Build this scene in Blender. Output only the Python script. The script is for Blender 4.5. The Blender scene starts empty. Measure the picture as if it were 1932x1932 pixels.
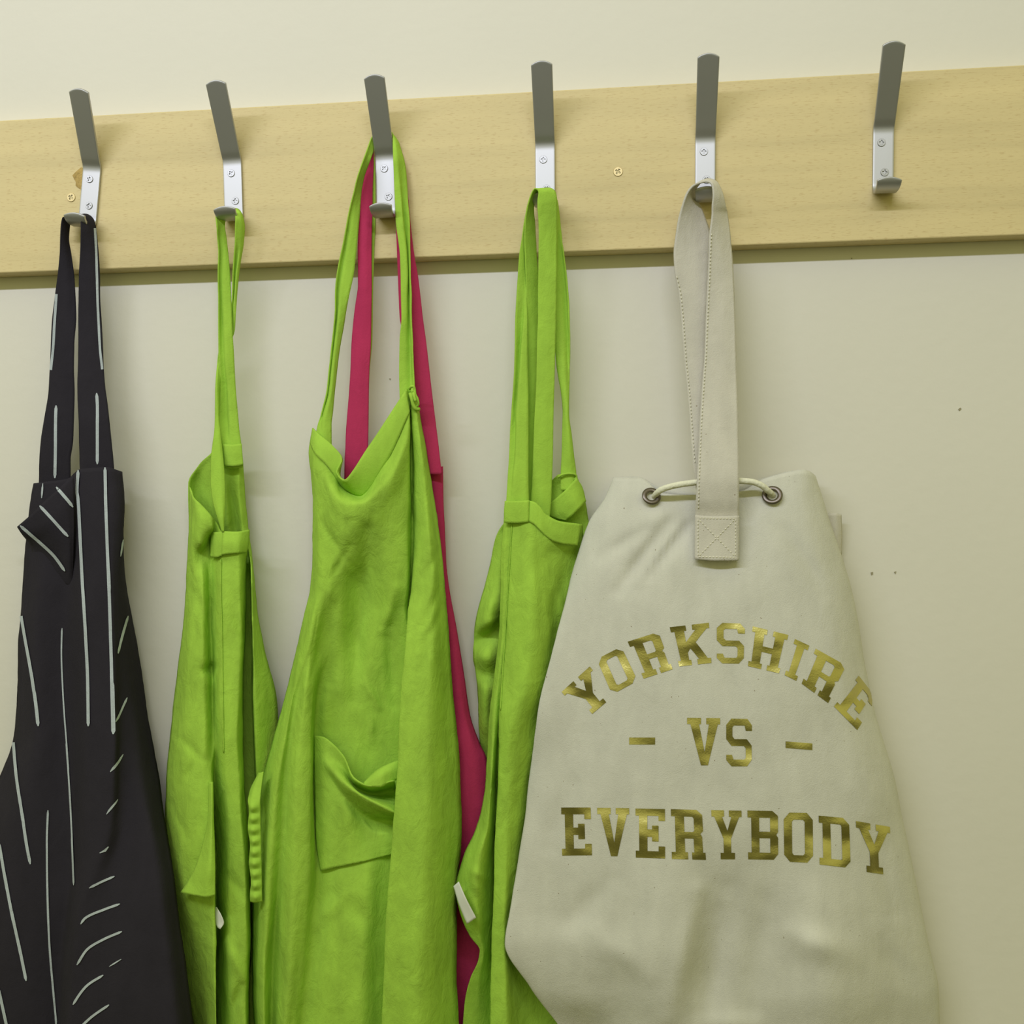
import bpy, bmesh, math, random
import numpy as np
from mathutils import Vector, Matrix, noise
from mathutils.bvhtree import BVHTree
from mathutils.geometry import tessellate_polygon

random.seed(7)
S = bpy.context.scene
COL = S.collection

# ------------------------------------------------------------------ camera
FPX = 2000.0                     # focal length in pixels of a 1932 px frame
DIST = 1.0                       # camera to wall, metres
Xc = Vector((17906.0, 181.0, 2000.0)).normalized()      # world x seen from the camera
Zc = Vector((-181.0, 17906.0, 0.0))
Zc = (Zc - Xc * Zc.dot(Xc)).normalized()
Yc = Zc.cross(Xc)
R_cw = Matrix((Xc, Yc, Zc)).transposed()                # world -> camera
R_wc = R_cw.transposed()
CAM = Vector((0, -DIST, 0))
cam_data = bpy.data.cameras.new('camera')
cam_data.sensor_width = 36.0
cam_data.lens = 36.0 * FPX / 1932.0
cam_data.clip_start = 0.02
cam = bpy.data.objects.new('camera', cam_data)
cam.matrix_world = Matrix.Translation(CAM) @ R_wc.to_4x4()
COL.objects.link(cam)
S.camera = cam

# ------------------------------------------------------------------ world, lamps, exposure
S.view_settings.view_transform = 'Standard'
S.view_settings.look = 'None'
S.view_settings.gamma = 1.0
S.view_settings.exposure = 0.0
S.view_settings.use_curve_mapping = False
w = bpy.data.worlds.new('room_light')
S.world = w
w.use_nodes = True
w.node_tree.nodes['Background'].inputs[0].default_value = (1.0, 0.99, 0.44, 1)
w.node_tree.nodes['Background'].inputs[1].default_value = 0.62

def area_lamp(name, loc, target, sx, sy, power, color):
    d = bpy.data.lights.new(name, 'AREA')
    d.shape = 'RECTANGLE'; d.size = sx; d.size_y = sy
    d.energy = power; d.color = color
    o = bpy.data.objects.new(name, d)
    o.location = loc
    dirv = (Vector(target) - Vector(loc)).normalized()
    z = -dirv
    x = Vector((1, 0, 0)); x = (x - z * x.dot(z)).normalized()
    y = z.cross(x)
    o.matrix_world = Matrix.Translation(loc) @ Matrix((x, y, z)).transposed().to_4x4()
    COL.objects.link(o)
    return o
# the fluorescent tube under the ceiling, parallel to the wall
area_lamp('ceiling_tube', (-0.55, -1.35, 1.09), (-0.3, 0, 0.2), 2.1, 0.06, 24.0, (0.77, 0.80, 1.0))

# ------------------------------------------------------------------ helpers
def lin(c):
    c = c / 255.0
    return c / 12.92 if c <= 0.04045 else ((c + 0.055) / 1.055) ** 2.4
def rgb(r, g, b, k=1.0):
    return (min(lin(r) * k, 1), min(lin(g) * k, 1), min(lin(b) * k, 1), 1)

def P(px, py, d=0.0):
    """point on the photograph's ray through a pixel, d millimetres off the wall"""
    v = R_wc @ Vector((px - 966.0, 966.0 - py, -FPX))
    t = (DIST - d / 1000.0) / v.y
    return CAM + v * t

def tag(o, label=None, cat=None, group=None, kind=None):
    if label: o['label'] = label
    if cat: o['category'] = cat
    if group: o['group'] = group
    if kind: o['kind'] = kind
    return o

def thing(name, loc, label, cat, group=None):
    o = bpy.data.objects.new(name, None)
    o.empty_display_size = 0.02
    o.location = loc
    COL.objects.link(o)
    return tag(o, label, cat, group)

def root_loc(parent):
    while parent is not None and parent.parent is not None:
        parent = parent.parent
    return Vector(parent.location) if parent is not None else Vector((0, 0, 0))

def mesh_obj(name, verts, faces, mat, parent=None, smooth=True, uv=None):
    o0 = root_loc(parent)
    me = bpy.data.meshes.new(name)
    me.from_pydata([tuple(Vector(v) - o0) for v in verts], [], faces)
    if smooth:
        me.polygons.foreach_set('use_smooth', [True] * len(me.polygons))
    me.materials.append(mat)
    me.update()
    o = bpy.data.objects.new(name, me)
    COL.objects.link(o)
    if parent is not None:
        o.parent = parent
    return o

def pchip(x, Y, xq):
    x = np.asarray(x, float); Y = np.asarray(Y, float); xq = np.asarray(xq, float)
    n = len(x)
    if n == 2:
        t = (xq - x[0]) / (x[1] - x[0])
        return Y[0] + (Y[1] - Y[0]) * t[:, None]
    h = np.diff(x)[:, None]
    dl = np.diff(Y, axis=0) / h
    m = np.zeros_like(Y)
    w1 = 2 * h[1:] + h[:-1]; w2 = h[1:] + 2 * h[:-1]
    prod = dl[:-1] * dl[1:]
    with np.errstate(divide='ignore', invalid='ignore'):
        mm = (w1 + w2) / (w1 / dl[:-1] + w2 / dl[1:])
    m[1:-1] = np.where(prod > 0, mm, 0)
    m[0] = dl[0]; m[-1] = dl[-1]
    i = np.clip(np.searchsorted(x, xq, side='right') - 1, 0, n - 2)
    hh = (x[i + 1] - x[i])[:, None]
    t = ((xq - x[i]) / (x[i + 1] - x[i]))[:, None]
    return ((2*t**3 - 3*t**2 + 1) * Y[i] + (t**3 - 2*t**2 + t) * hh * m[i]
            + (-2*t**3 + 3*t**2) * Y[i + 1] + (t**3 - t**2) * hh * m[i + 1])

def norm_rows(rows):
    out = []
    for r in rows:
        if isinstance(r[0], (int, float)):
            y = r[0]
            out.append([(a[0], y, a[1]) if len(a) == 2 else a for a in r[1]])
        else:
            out.append(list(r))
    return np.array(out, float)

CLOTH = ((1.1, (26, 26, 14), 0), (0.65, (62, 62, 38), 3), (0.34, (140, 140, 110), 9), (0.12, (330, 330, 280), 4))

def grid_points(rows, per_u, step_v):
    A = norm_rows(rows)                                    # (nr, nc, 3)
    if A[-1, :, 1].mean() > 1940 and A[-1, :, 1].mean() - A[-2, :, 1].mean() > 0:      # goes on below the frame
        k = A[-1].copy(); dy = 150.0 if A[-1, :, 0].max() > 1700 else 430.0
        step = (A[-1] - A[-2]); step = step / max(1.0, step[:, 1].mean()) * dy * 0.35
        k[:, 0] += step[:, 0]; k[:, 1] = A[-1, :, 1].mean() + dy
        A = np.concatenate([A, k[None]])
    nr, nc, _ = A.shape
    un = np.arange(nc); uq = np.linspace(0, nc - 1, (nc - 1) * per_u + 1)
    B = np.stack([pchip(un, A[i], uq) for i in range(nr)])   # (nr, nu, 3)
    cen = A.mean(axis=1)
    dist = np.sqrt((np.diff(cen, axis=0) ** 2).sum(axis=1)) + 1.0
    vn = np.concatenate([[0], np.cumsum(dist)])
    nv = max(len(vn) * 2, int(vn[-1] / step_v))
    vq = np.linspace(0, vn[-1], nv + 1)
    C = pchip(vn, B.reshape(nr, -1), vq).reshape(nv + 1, len(uq), 3)
    return C

def loft(name, rows, mat, parent, per_u=7, step_v=6.0, thick=0.9, wrinkle=CLOTH, wr=1.0, seed=0.0, flip=False, creases=()):
    C = grid_points(rows, per_u, step_v)
    for x0, y0, x1, y1, wd, amp in creases:              # soft ridges (+) and valleys (-) along a line
        ax, ay = x1 - x0, y1 - y0
        t = np.clip(((C[..., 0] - x0) * ax + (C[..., 1] - y0) * ay) / (ax * ax + ay * ay), 0, 1)
        r2 = (C[..., 0] - x0 - t * ax) ** 2 + (C[..., 1] - y0 - t * ay) ** 2
        C[..., 2] += amp * np.exp(-r2 / (wd * wd)) * (0.35 + 0.65 * np.sin(np.pi * np.clip(t, 0.08, 0.92)))
    nv, nu, _ = C.shape
    W = np.array([[tuple(P(*C[j, i])) for i in range(nu)] for j in range(nv)])
    if wrinkle and wr > 0:
        du = np.gradient(W, axis=1); dv = np.gradient(W, axis=0)
        N = np.cross(dv, du)
        ln = np.linalg.norm(N, axis=2, keepdims=True); N = N / np.maximum(ln, 1e-12)
        for j in range(nv):
            for i in range(nu):
                p = W[j, i]
                h = 0.0
                for amp, (fx, fy, fz), off in wrinkle:
                    h += amp * noise.noise(Vector((p[0] * fx + seed + off, p[1] * fy, p[2] * fz + off)))
                W[j, i] = p + N[j, i] * h * wr * 0.001
    du = np.gradient(W, axis=1); dv = np.gradient(W, axis=0)
    flip = float((np.cross(dv, du) * (np.array(CAM) - W)).sum()) < 0
    verts = [tuple(v) for v in W.reshape(-1, 3)]
    faces = []
    for j in range(nv - 1):
        for i in range(nu - 1):
            a = j * nu + i
            f = (a, a + nu, a + nu + 1, a + 1)
            faces.append(f[::-1] if flip else f)
    o = mesh_obj(name, verts, faces, mat, parent)
    if thick:
        m = o.modifiers.new('thickness', 'SOLIDIFY')
        m.thickness = thick / 1000.0; m.offset = 0.0 if ('strap' in name or 'tie' in name) else -1.0
    SURF[o.name] = (verts, faces)
    return o

SURF = {}
def bvh_of(*objs):
    V = []; F = []
    for o in objs:
        v, f = SURF[o.name]
        k = len(V); V += v; F += [tuple(i + k for i in q) for q in f]
    return BVHTree.FromPolygons(V, F)

def on_surface(bvh, px, py, off=0.5, toward=None):
    """nearest surface point seen along a ray, raised off mm from it"""
    for k in range(40):
        dirv = (P(px, py, 0) - CAM).normalized()
        hit = bvh.ray_cast(CAM, dirv)
        if hit[0] is not None:
            n = hit[1]
            if n.dot(dirv) > 0: n = -n
            return hit[0] + n * (off / 1000.0)
        if toward is None: return None
        px += (toward[0] - px) * 0.03; py += (toward[1] - py) * 0.03
    return None

def ribbon(bvh, pts, wpx, off=0.5, step=6.0, taper=True):
    """a thin strip lying on a surface, along a pixel polyline; returns verts, faces"""
    A = np.array(pts, float)
    s = np.concatenate([[0], np.cumsum(np.sqrt((np.diff(A, axis=0) ** 2).sum(1)))])
    q = np.linspace(0, s[-1], max(3, int(s[-1] / step)))
    C = pchip(s, A, q)
    T = np.gradient(C, axis=0); T /= np.linalg.norm(T, axis=1, keepdims=True)
    V = []; F = []; row = None
    for k in range(len(C)):
        wv = wpx * (1.0 if not taper or 0 < k < len(C) - 1 else 0.35) * 0.5
        nx, ny = -T[k, 1] * wv, T[k, 0] * wv
        a = on_surface(bvh, C[k, 0] + nx, C[k, 1] + ny, off)
        b = on_surface(bvh, C[k, 0] - nx, C[k, 1] - ny, off)
        if a is None or b is None or (a - b).length > 0.02:
            row = None; continue
        i = len(V); V += [a, b]
        if row is not None and (V[row] - a).length < 0.03:
            F.append((row, i, i + 1, row + 1))
        row = i
    return V, F

def ribbons(name, bvh, lines, wpx, mat, parent, off=0.5, thick=0.0, step=6.0):
    V = []; F = []
    for ln in lines:
        wv = wpx
        if isinstance(ln, tuple): ln, wv = ln
        v, f = ribbon(bvh, ln, wv, off, step)
        k = len(V); V += v; F += [tuple(i + k for i in q) for q in f]
    o = mesh_obj(name, V, F, mat, parent)
    if thick:
        m = o.modifiers.new('thickness', 'SOLIDIFY'); m.thickness = thick / 1000; m.offset = 0
    return o

def tube(name, pts, r, mat, parent, nseg=10, step=4.0):
    A = np.array(pts, float)
    s = np.concatenate([[0], np.cumsum(np.sqrt((np.diff(A[:, :2], axis=0) ** 2).sum(1)))])
    q = np.linspace(0, s[-1], max(4, int(s[-1] / step)))
    C = [P(*c) for c in pchip(s, A, q)]
    V = []; F = []
    for k, c in enumerate(C):
        t = (C[min(k + 1, len(C) - 1)] - C[max(k - 1, 0)]).normalized()
        a = t.cross(Vector((0, 1, 0))); a = a.normalized() if a.length > 1e-6 else Vector((1, 0, 0))
        b = t.cross(a)
        for m in range(nseg):
            an = 2 * math.pi * m / nseg
            V.append(c + (a * math.cos(an) + b * math.sin(an)) * r / 1000)
    for k in range(len(C) - 1):
        for m in range(nseg):
            F.append((k*nseg + m, k*nseg + (m+1) % nseg, (k+1)*nseg + (m+1) % nseg, (k+1)*nseg + m))
    F.append(tuple(range(nseg))[::-1]); F.append(tuple(range((len(C)-1)*nseg, len(C)*nseg)))
    return mesh_obj(name, V, F, mat, parent)

def box_obj(name, lo, hi, mat, parent=None, bevel=0.0):
    x0, y0, z0 = lo; x1, y1, z1 = hi
    V = [(x, y, z) for x in (x0, x1) for y in (y0, y1) for z in (z0, z1)]
    F = [(0, 1, 3, 2), (4, 6, 7, 5), (0, 4, 5, 1), (2, 3, 7, 6), (0, 2, 6, 4), (1, 5, 7, 3)]
    o = mesh_obj(name, V, F, mat, parent, smooth=False)
    if bevel:
        m = o.modifiers.new('edge', 'BEVEL'); m.width = bevel; m.segments = 2
    return o

# ------------------------------------------------------------------ materials
def new_mat(name, rough=0.8, metal=0.0, base=(0.5, 0.5, 0.5, 1)):
    m = bpy.data.materials.new(name); m.use_nodes = True
    b = m.node_tree.nodes['Principled BSDF']
    b.inputs['Roughness'].default_value = rough
    b.inputs['Metallic'].default_value = metal
    b.inputs['Base Color'].default_value = base
    return m, m.node_tree, b
def N(nt, t, **kw):
    n = nt.nodes.new(t)
    for k, v in kw.items():
        if k in n.inputs: n.inputs[k].default_value = v
        else: setattr(n, k, v)
    return n
def coords(nt, scale):
    tc = N(nt, 'ShaderNodeTexCoord'); mp = N(nt, 'ShaderNodeMapping')
    mp.inputs['Scale'].default_value = scale
    nt.links.new(tc.outputs['Object'], mp.inputs['Vector'])
    return mp.outputs['Vector']
def ramp(nt, fac, stops):
    r = N(nt, 'ShaderNodeValToRGB')
    e = r.color_ramp.elements
    while len(e) < len(stops): e.new(0.5)
    for k, (p, c) in enumerate(stops):
        e[k].position = p; e[k].color = c
    nt.links.new(fac, r.inputs['Fac'])
    return r.outputs['Color']
def bump(nt, b, h, strength, dist):
    n = N(nt, 'ShaderNodeBump'); n.inputs['Strength'].default_value = strength; n.inputs['Distance'].default_value = dist
    nt.links.new(h, n.inputs['Height']); nt.links.new(n.outputs['Normal'], b.inputs['Normal'])

def scale_c(c, k): return (min(c[0]*k, 1), min(c[1]*k, 1), min(c[2]*k, 1), 1)

def fabric(name, c, var=0.10, weave=900, bstr=0.25, rough=0.92, fleck=None, crumple=75, cdist=0.0022):
    m, nt, b = new_mat(name, rough)
    b.inputs['Specular IOR Level'].default_value = 0.15
    v = coords(nt, (60, 60, 22))
    n1 = N(nt, 'ShaderNodeTexNoise', Scale=1.0, Detail=5.0, Roughness=0.6)
    nt.links.new(v, n1.inputs['Vector'])
    col = ramp(nt, n1.outputs['Fac'], [(0.3, scale_c(c, 1 - var)), (0.7, scale_c(c, 1 + var))])
    if fleck:
        n3 = N(nt, 'ShaderNodeTexNoise', Scale=1.0, Detail=1.0)
        nt.links.new(coords(nt, (330, 330, 330)), n3.inputs['Vector'])
        f = ramp(nt, n3.outputs['Fac'], [(0.78, (0, 0, 0, 1)), (0.82, (0.8, 0.8, 0.8, 1))])
        mx = N(nt, 'ShaderNodeMix', data_type='RGBA')
        nt.links.new(f, mx.inputs[0]); nt.links.new(col, mx.inputs[6]); mx.inputs[7].default_value = fleck
        col = mx.outputs[2]
    nt.links.new(col, b.inputs['Base Color'])
    n2 = N(nt, 'ShaderNodeTexNoise', Scale=1.0, Detail=2.0)
    nt.links.new(coords(nt, (weave, weave, weave)), n2.inputs['Vector'])
    n4 = N(nt, 'ShaderNodeTexNoise', Scale=1.0, Detail=4.0, Roughness=0.6, Distortion=0.6)
    nt.links.new(coords(nt, (crumple, crumple, crumple * 0.6)), n4.inputs['Vector'])
    b4 = N(nt, 'ShaderNodeBump'); b4.inputs['Strength'].default_value = 0.8; b4.inputs['Distance'].default_value = cdist
    nt.links.new(n4.outputs['Fac'], b4.inputs['Height'])
    bump(nt, b, n2.outputs['Fac'], bstr, 0.0008)
    nt.links.new(b4.outputs['Normal'], b.inputs['Normal'].links[0].from_node.inputs['Normal'])
    return m

C_GREEN = rgb(157, 196, 70, 1.0)
M_green = fabric('lime_linen', C_GREEN, 0.12)
M_green_tag = fabric('lime_linen_strap', scale_c(C_GREEN, 1.03), 0.08, cdist=0.0014)
M_pink = fabric('raspberry_cotton', rgb(180, 52, 90, 1.0), 0.08, cdist=0.001)
M_navy = fabric('navy_twill', rgb(43, 40, 46, 1.0), 0.06, cdist=0.001)
M_stripe = fabric('pale_woven_stripe', rgb(172, 180, 182, 1.0), 0.1)
M_canvas = fabric('natural_canvas', rgb(203, 201, 187, 1.0), 0.05, weave=1100, bstr=0.35, fleck=rgb(120, 100, 70), crumple=60, cdist=0.0009)
M_canvas_strap = fabric('natural_canvas_strap', rgb(200, 195, 180, 1.0), 0.06, weave=1100, bstr=0.35, fleck=rgb(120, 100, 70), crumple=60, cdist=0.0009)
M_thread = fabric('cream_thread', rgb(222, 218, 196), 0.03)
M_rope = fabric('cream_cord', rgb(222, 220, 196), 0.05, weave=420, bstr=0.8)
M_label, _, _ = new_mat('white_label', 0.7, 0, rgb(222, 222, 210))

def make_wall_mat():
    m, nt, b = new_mat('cream_paint', 0.75)
    b.inputs['Specular IOR Level'].default_value = 0.2
    n1 = N(nt, 'ShaderNodeTexNoise', Scale=1.0, Detail=4.0)
    nt.links.new(coords(nt, (4, 4, 4)), n1.inputs['Vector'])
    c = rgb(219, 215, 200)
    nt.links.new(ramp(nt, n1.outputs['Fac'], [(0.3, scale_c(c, 0.985)), (0.7, scale_c(c, 1.015))]), b.inputs['Base Color'])
    n2 = N(nt, 'ShaderNodeTexNoise', Scale=1.0, Detail=4.0)
    nt.links.new(coords(nt, (90, 90, 90)), n2.inputs['Vector'])
    bump(nt, b, n2.outputs['Fac'], 0.15, 0.002)
    return m
M_wall = make_wall_mat()

def make_wood():
    m, nt, b = new_mat('beech_veneer', 0.55)
    b.inputs['Specular IOR Level'].default_value = 0.3
    base = rgb(212, 194, 142)
    n1 = N(nt, 'ShaderNodeTexNoise', Scale=1.0, Detail=5.0, Roughness=0.6)
    nt.links.new(coords(nt, (3.0, 30, 45)), n1.inputs['Vector'])
    c1 = ramp(nt, n1.outputs['Fac'], [(0.25, scale_c(base, 0.86)), (0.5, base), (0.75, scale_c(base, 1.08))])
    n2 = N(nt, 'ShaderNodeTexNoise', Scale=1.0, Detail=2.0, Roughness=0.5)
    nt.links.new(coords(nt, (150, 400, 1000)), n2.inputs['Vector'])
    f = ramp(nt, n2.outputs['Fac'], [(0.56, (0, 0, 0, 1)), (0.70, (0.30, 0.30, 0.30, 1))])
    mx = N(nt, 'ShaderNodeMix', data_type='RGBA')
    nt.links.new(f, mx.inputs[0]); nt.links.new(c1, mx.inputs[6]); mx.inputs[7].default_value = rgb(160, 118, 62)
    nt.links.new(mx.outputs[2], b.inputs['Base Color'])
    bump(nt, b, n2.outputs['Fac'], 0.08, 0.0006)
    return m
M_wood = make_wood()
M_torn = fabric('torn_veneer', rgb(178, 152, 92), 0.45, weave=500, bstr=1.0)

def make_metal(name, c, rough, brushed=True):
    m, nt, b = new_mat(name, rough, 1.0, c)
    n = N(nt, 'ShaderNodeTexNoise', Scale=1.0, Detail=2.0)
    nt.links.new(coords(nt, (2500, 2500, 160) if brushed else (900, 900, 900)), n.inputs['Vector'])
    bump(nt, b, n.outputs['Fac'], 0.06, 0.0003)
    return m
M_alu = make_metal('satin_aluminium', (0.50, 0.50, 0.505, 1), 0.53)
M_steel = make_metal('screw_steel', (0.40, 0.40, 0.40, 1), 0.4, False)
M_recess_shade = make_metal('screw_recess_shade', (0.10, 0.10, 0.09, 1), 0.5, False)  # shade inside the cross recess, painted in as a darker metal
M_brass = make_metal('screw_brass', (0.56, 0.46, 0.24, 1), 0.5, False)
M_eyelet = make_metal('dark_bronze', (0.17, 0.145, 0.12, 1), 0.38, False)
def make_foil():
    m, nt, b = new_mat('gold_foil', 0.36, 1.0, (0.55, 0.495, 0.18, 1))
    n = N(nt, 'ShaderNodeTexNoise', Scale=1.0, Detail=1.2, Roughness=0.5)
    nt.links.new(coords(nt, (22, 22, 30)), n.inputs['Vector'])
    n2 = N(nt, 'ShaderNodeTexNoise', Scale=1.0, Detail=2.0)
    nt.links.new(coords(nt, (700, 700, 700)), n2.inputs['Vector'])
    b1 = N(nt, 'ShaderNodeBump'); b1.inputs['Strength'].default_value = 1.0; b1.inputs['Distance'].default_value = 0.012
    b2 = N(nt, 'ShaderNodeBump'); b2.inputs['Strength'].default_value = 0.35; b2.inputs['Distance'].default_value = 0.0004
    nt.links.new(n.outputs['Fac'], b1.inputs['Height']); nt.links.new(n2.outputs['Fac'], b2.inputs['Height'])
    nt.links.new(b1.outputs['Normal'], b2.inputs['Normal']); nt.links.new(b2.outputs['Normal'], b.inputs['Normal'])
    return m
M_foil = make_foil()
M_floor, _, _ = new_mat('dark_floor', 0.6, 0, rgb(92, 90, 66))
M_chip, _, _ = new_mat('paint_chip', 0.8, 0, rgb(150, 142, 112))

# ------------------------------------------------------------------ the setting
wall = box_obj('wall_back', (-7, 0.0, -1.35), (7, 0.1, 1.45), M_wall); tag(wall, kind='structure')
floor = box_obj('floor', (-7, -11.0, -1.40), (7, 0.1, -1.35), M_floor); tag(floor, kind='structure')

def flat_patch(name, pts, d, mat, parent, thick=0.6):
    V = [P(x, y, d) for x, y in pts]
    tri = tessellate_polygon([V])
    F = []
    for t in tri:
        n = (V[t[1]] - V[t[0]]).cross(V[t[2]] - V[t[0]])
        F.append(t if n.y < 0 else t[::-1])
    o = mesh_obj(name, V, F, mat, parent, smooth=False)
    m = o.modifiers.new('thickness', 'SOLIDIFY'); m.thickness = thick / 1000; m.offset = -1
    return o
for pts in ([(1643, 1080), (1647, 1079), (1647, 1083), (1644, 1085)], [(1687, 1079), (1691, 1078), (1689, 1083)],
            [(1808, 772), (1812, 769), (1814, 771), (1810, 775)], [(734, 714), (737, 714), (736, 717)],
            [(1606, 487), (1608, 486), (1608, 489)]):
    flat_patch('paint_chip', pts, 0.7, M_chip, wall)

# ------------------------------------------------------------------ coat rack
BD = 20.0                        # board thickness, mm
zt = 0.5 * (P(300, 227 - 0.0543 * 300, BD).z + P(1600, 227 - 0.0543 * 1600, BD).z)
zb = 0.5 * (P(300, 515 - 0.0373 * 300, BD).z + P(1600, 515 - 0.0373 * 1600, BD).z)
rack = thing('coat_rack', (0, 0, zb), 'long pale beech-veneer coat rack with six metal hooks on the cream wall', 'coat rack')
board = box_obj('board', (-1.15, -BD / 1000, zb), (0.95, -0.0005, zt), M_wood, rack, bevel=0.0012)

def hook_mesh():
    base_len = 51.0
    pts = [(27.0, 2.2), (25.6, -1.4), (22.6, -4.2), (17.8, -5.8), (12.0, -6.0), (6.8, -4.8), (3.0, -1.6), (1.5, 2.6)]
    pts += [(1.5, base_len * k / 6) for k in range(1, 6)] + [(1.5, base_len - 2.5), (2.3, base_len + 2.0)]
    for k in range(1, 9):
        L = 73.0 * k / 8
        pts.append((2.0 + L * 0.5, base_len + 1.0 + L * 0.866))
    A = np.array(pts)
    s = np.concatenate([[0], np.cumsum(np.sqrt((np.diff(A, axis=0) ** 2).sum(1)))])
    tot = s[-1]
    nS, nU = 90, 10
    V = []
    for j in range(nS + 1):
        for i in range(nU + 1):
            u = -1 + 2 * i / nU
            s0 = 2.6 * u * u; s1 = tot - 3.2 * u * u          # arched ends
            sq = s0 + (s1 - s0) * j / nS
            d, z = pchip(s, A, [sq])[0]
            f = sq / tot
            wd = 18.2
            if sq < 24: wd += 3.2 * ((24 - sq) / 24) ** 1.2      # the lower lip flares
            if f > 0.6: wd += 0.9 * (f - 0.6) / 0.4
            V.append((u * wd / 2000, -d / 1000, z / 1000))
    F = []
    for j in range(nS):
        for i in range(nU):
            a = j * (nU + 1) + i
            F.append((a, a + 1, a + nU + 2, a + nU + 1))
    me = bpy.data.meshes.new('coat_hook')
    me.from_pydata(V, [], F)
    me.polygons.foreach_set('use_smooth', [True] * len(F))
    me.materials.append(M_alu)
    return me
def screw_mesh(r, h, name, mat):
    r /= 1000; h /= 1000
    n = 28
    outer = [Vector((r * 0.93 * math.cos(2*math.pi*k/n), -h, r * 0.93 * math.sin(2*math.pi*k/n))) for k in range(n)]
    a, bb = r * 0.19, r * 0.60
    cr = [(a, a), (a, bb), (-a, bb), (-a, a), (-bb, a), (-bb, -a), (-a, -a), (-a, -bb), (a, -bb), (a, -a), (bb, -a), (bb, a)]
    hole = [Vector((x, -h, z)) for x, z in cr]
    V = outer + hole
    F = [t for t in tessellate_polygon([outer, hole])]
    k = len(V)
    V += [Vector((r * math.cos(2*math.pi*i/n), -h * 0.55, r * math.sin(2*math.pi*i/n))) for i in range(n)]
    V += [Vector((r * math.cos(2*math.pi*i/n), 0.0005, r * math.sin(2*math.pi*i/n))) for i in range(n)]
    for i in range(n):
        j = (i + 1) % n
        F.append((i, j, k + j, k + i)); F.append((k + i, k + j, k + n + j, k + n + i))
    q = len(V)
    V += [Vector((x * 0.5, h * 2.6, z * 0.5)) for x, z in cr]
    for i in range(12):
        j = (i + 1) % 12
        F.append((n + j, n + i, q + i, q + j))
    F.append(tuple(range(q, q + 12)))
    bm = bmesh.new()
    vs = [bm.verts.new(v) for v in V]
    for f in F:
        try: bm.faces.new([vs[i] for i in f])
        except ValueError: pass
    bmesh.ops.recalc_face_normals(bm, faces=bm.faces)
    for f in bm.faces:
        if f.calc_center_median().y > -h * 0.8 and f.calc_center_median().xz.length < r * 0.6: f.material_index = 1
    me = bpy.data.meshes.new(name); bm.to_mesh(me); bm.free()
    me.materials.append(mat); me.materials.append(M_recess_shade)
    return me
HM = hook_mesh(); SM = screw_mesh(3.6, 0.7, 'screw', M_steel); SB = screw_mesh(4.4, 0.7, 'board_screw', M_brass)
HOOKS = [((172.7, 320), (165, 408), (169, 338), (168, 388)),
         ((437.6, 307), (440.7, 402), (436, 327), (444, 379)),
         ((726, 299), (728.7, 401), (725, 318), (733, 371)),
         ((1028.3, 277), (1028.8, 381), (1025, 301), (1031, 356)),
         ((1331, 266), (1330.6, 372), (1328, 286), (1333, 339)),
         ((1667.5, 247), (1666.2, 356), (1663, 269), (1669, 325))]
for T, B, s1, s2 in HOOKS:
    t3 = P(T[0], T[1], BD + 3); b3 = P(B[0], B[1], BD + 3)
    up = (t3 - b3).normalized()
    base = t3 - up * 0.0505
    base.y = -BD / 1000
    z = Vector((up.x, 0, up.z)).normalized(); x = Vector((z.z, 0, -z.x)); y = Vector((0, 1, 0))
    MW = Matrix.Translation(base) @ Matrix((x, y, z)).transposed().to_4x4()
    h = bpy.data.objects.new('coat_hook', HM)
    COL.objects.link(h); h.parent = rack
    h.matrix_local = Matrix.Translation(-Vector(rack.location)) @ MW
    m = h.modifiers.new('thickness', 'SOLIDIFY'); m.thickness = 0.0029; m.offset = 0
    m = h.modifiers.new('edge', 'BEVEL'); m.width = 0.0005; m.segments = 2; m.limit_method = 'ANGLE'; m.angle_limit = 0.9
    tag(h, 'satin aluminium double hook')
    for q in (s1, s2):
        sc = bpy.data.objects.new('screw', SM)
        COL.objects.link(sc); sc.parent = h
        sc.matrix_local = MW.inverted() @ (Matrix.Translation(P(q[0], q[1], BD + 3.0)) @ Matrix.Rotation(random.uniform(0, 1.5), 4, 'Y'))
for q in ((134.5, 372.5), (1166, 324)):
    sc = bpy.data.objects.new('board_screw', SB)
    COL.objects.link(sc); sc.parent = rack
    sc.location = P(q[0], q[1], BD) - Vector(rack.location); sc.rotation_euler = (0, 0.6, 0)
    tag(sc, 'brass cross-head screw')
torn = flat_patch('torn_veneer', [(136.5, 331), (142, 325), (153, 315.5), (157, 317), (157, 356), (153, 357), (147, 354), (142.5, 350), (143, 343), (141, 340)], BD + 0.5, M_torn, rack)
tag(torn, 'torn brown patch of veneer beside the leftmost hook')

# ------------------------------------------------------------------ navy striped apron (first hook)
def strap_rows(data, dmid=1.5):
    """rows of (y, xl, xr, dl, dr) -> three columns, the middle bowed outward"""
    out = []
    for r in data:
        if len(r) == 5:
            y, xl, xr, dl, dr = r
            out.append([(xl, y, dl), ((xl + xr) / 2, y, (dl + dr) / 2 + dmid), (xr, y, dr)])
        else:
            xl, yl, xr, yr, dl, dr = r
            out.append([(xl, yl, dl), ((xl + xr) / 2, (yl + yr) / 2, (dl + dr) / 2 + dmid), (xr, yr, dr)])
    return out

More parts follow.
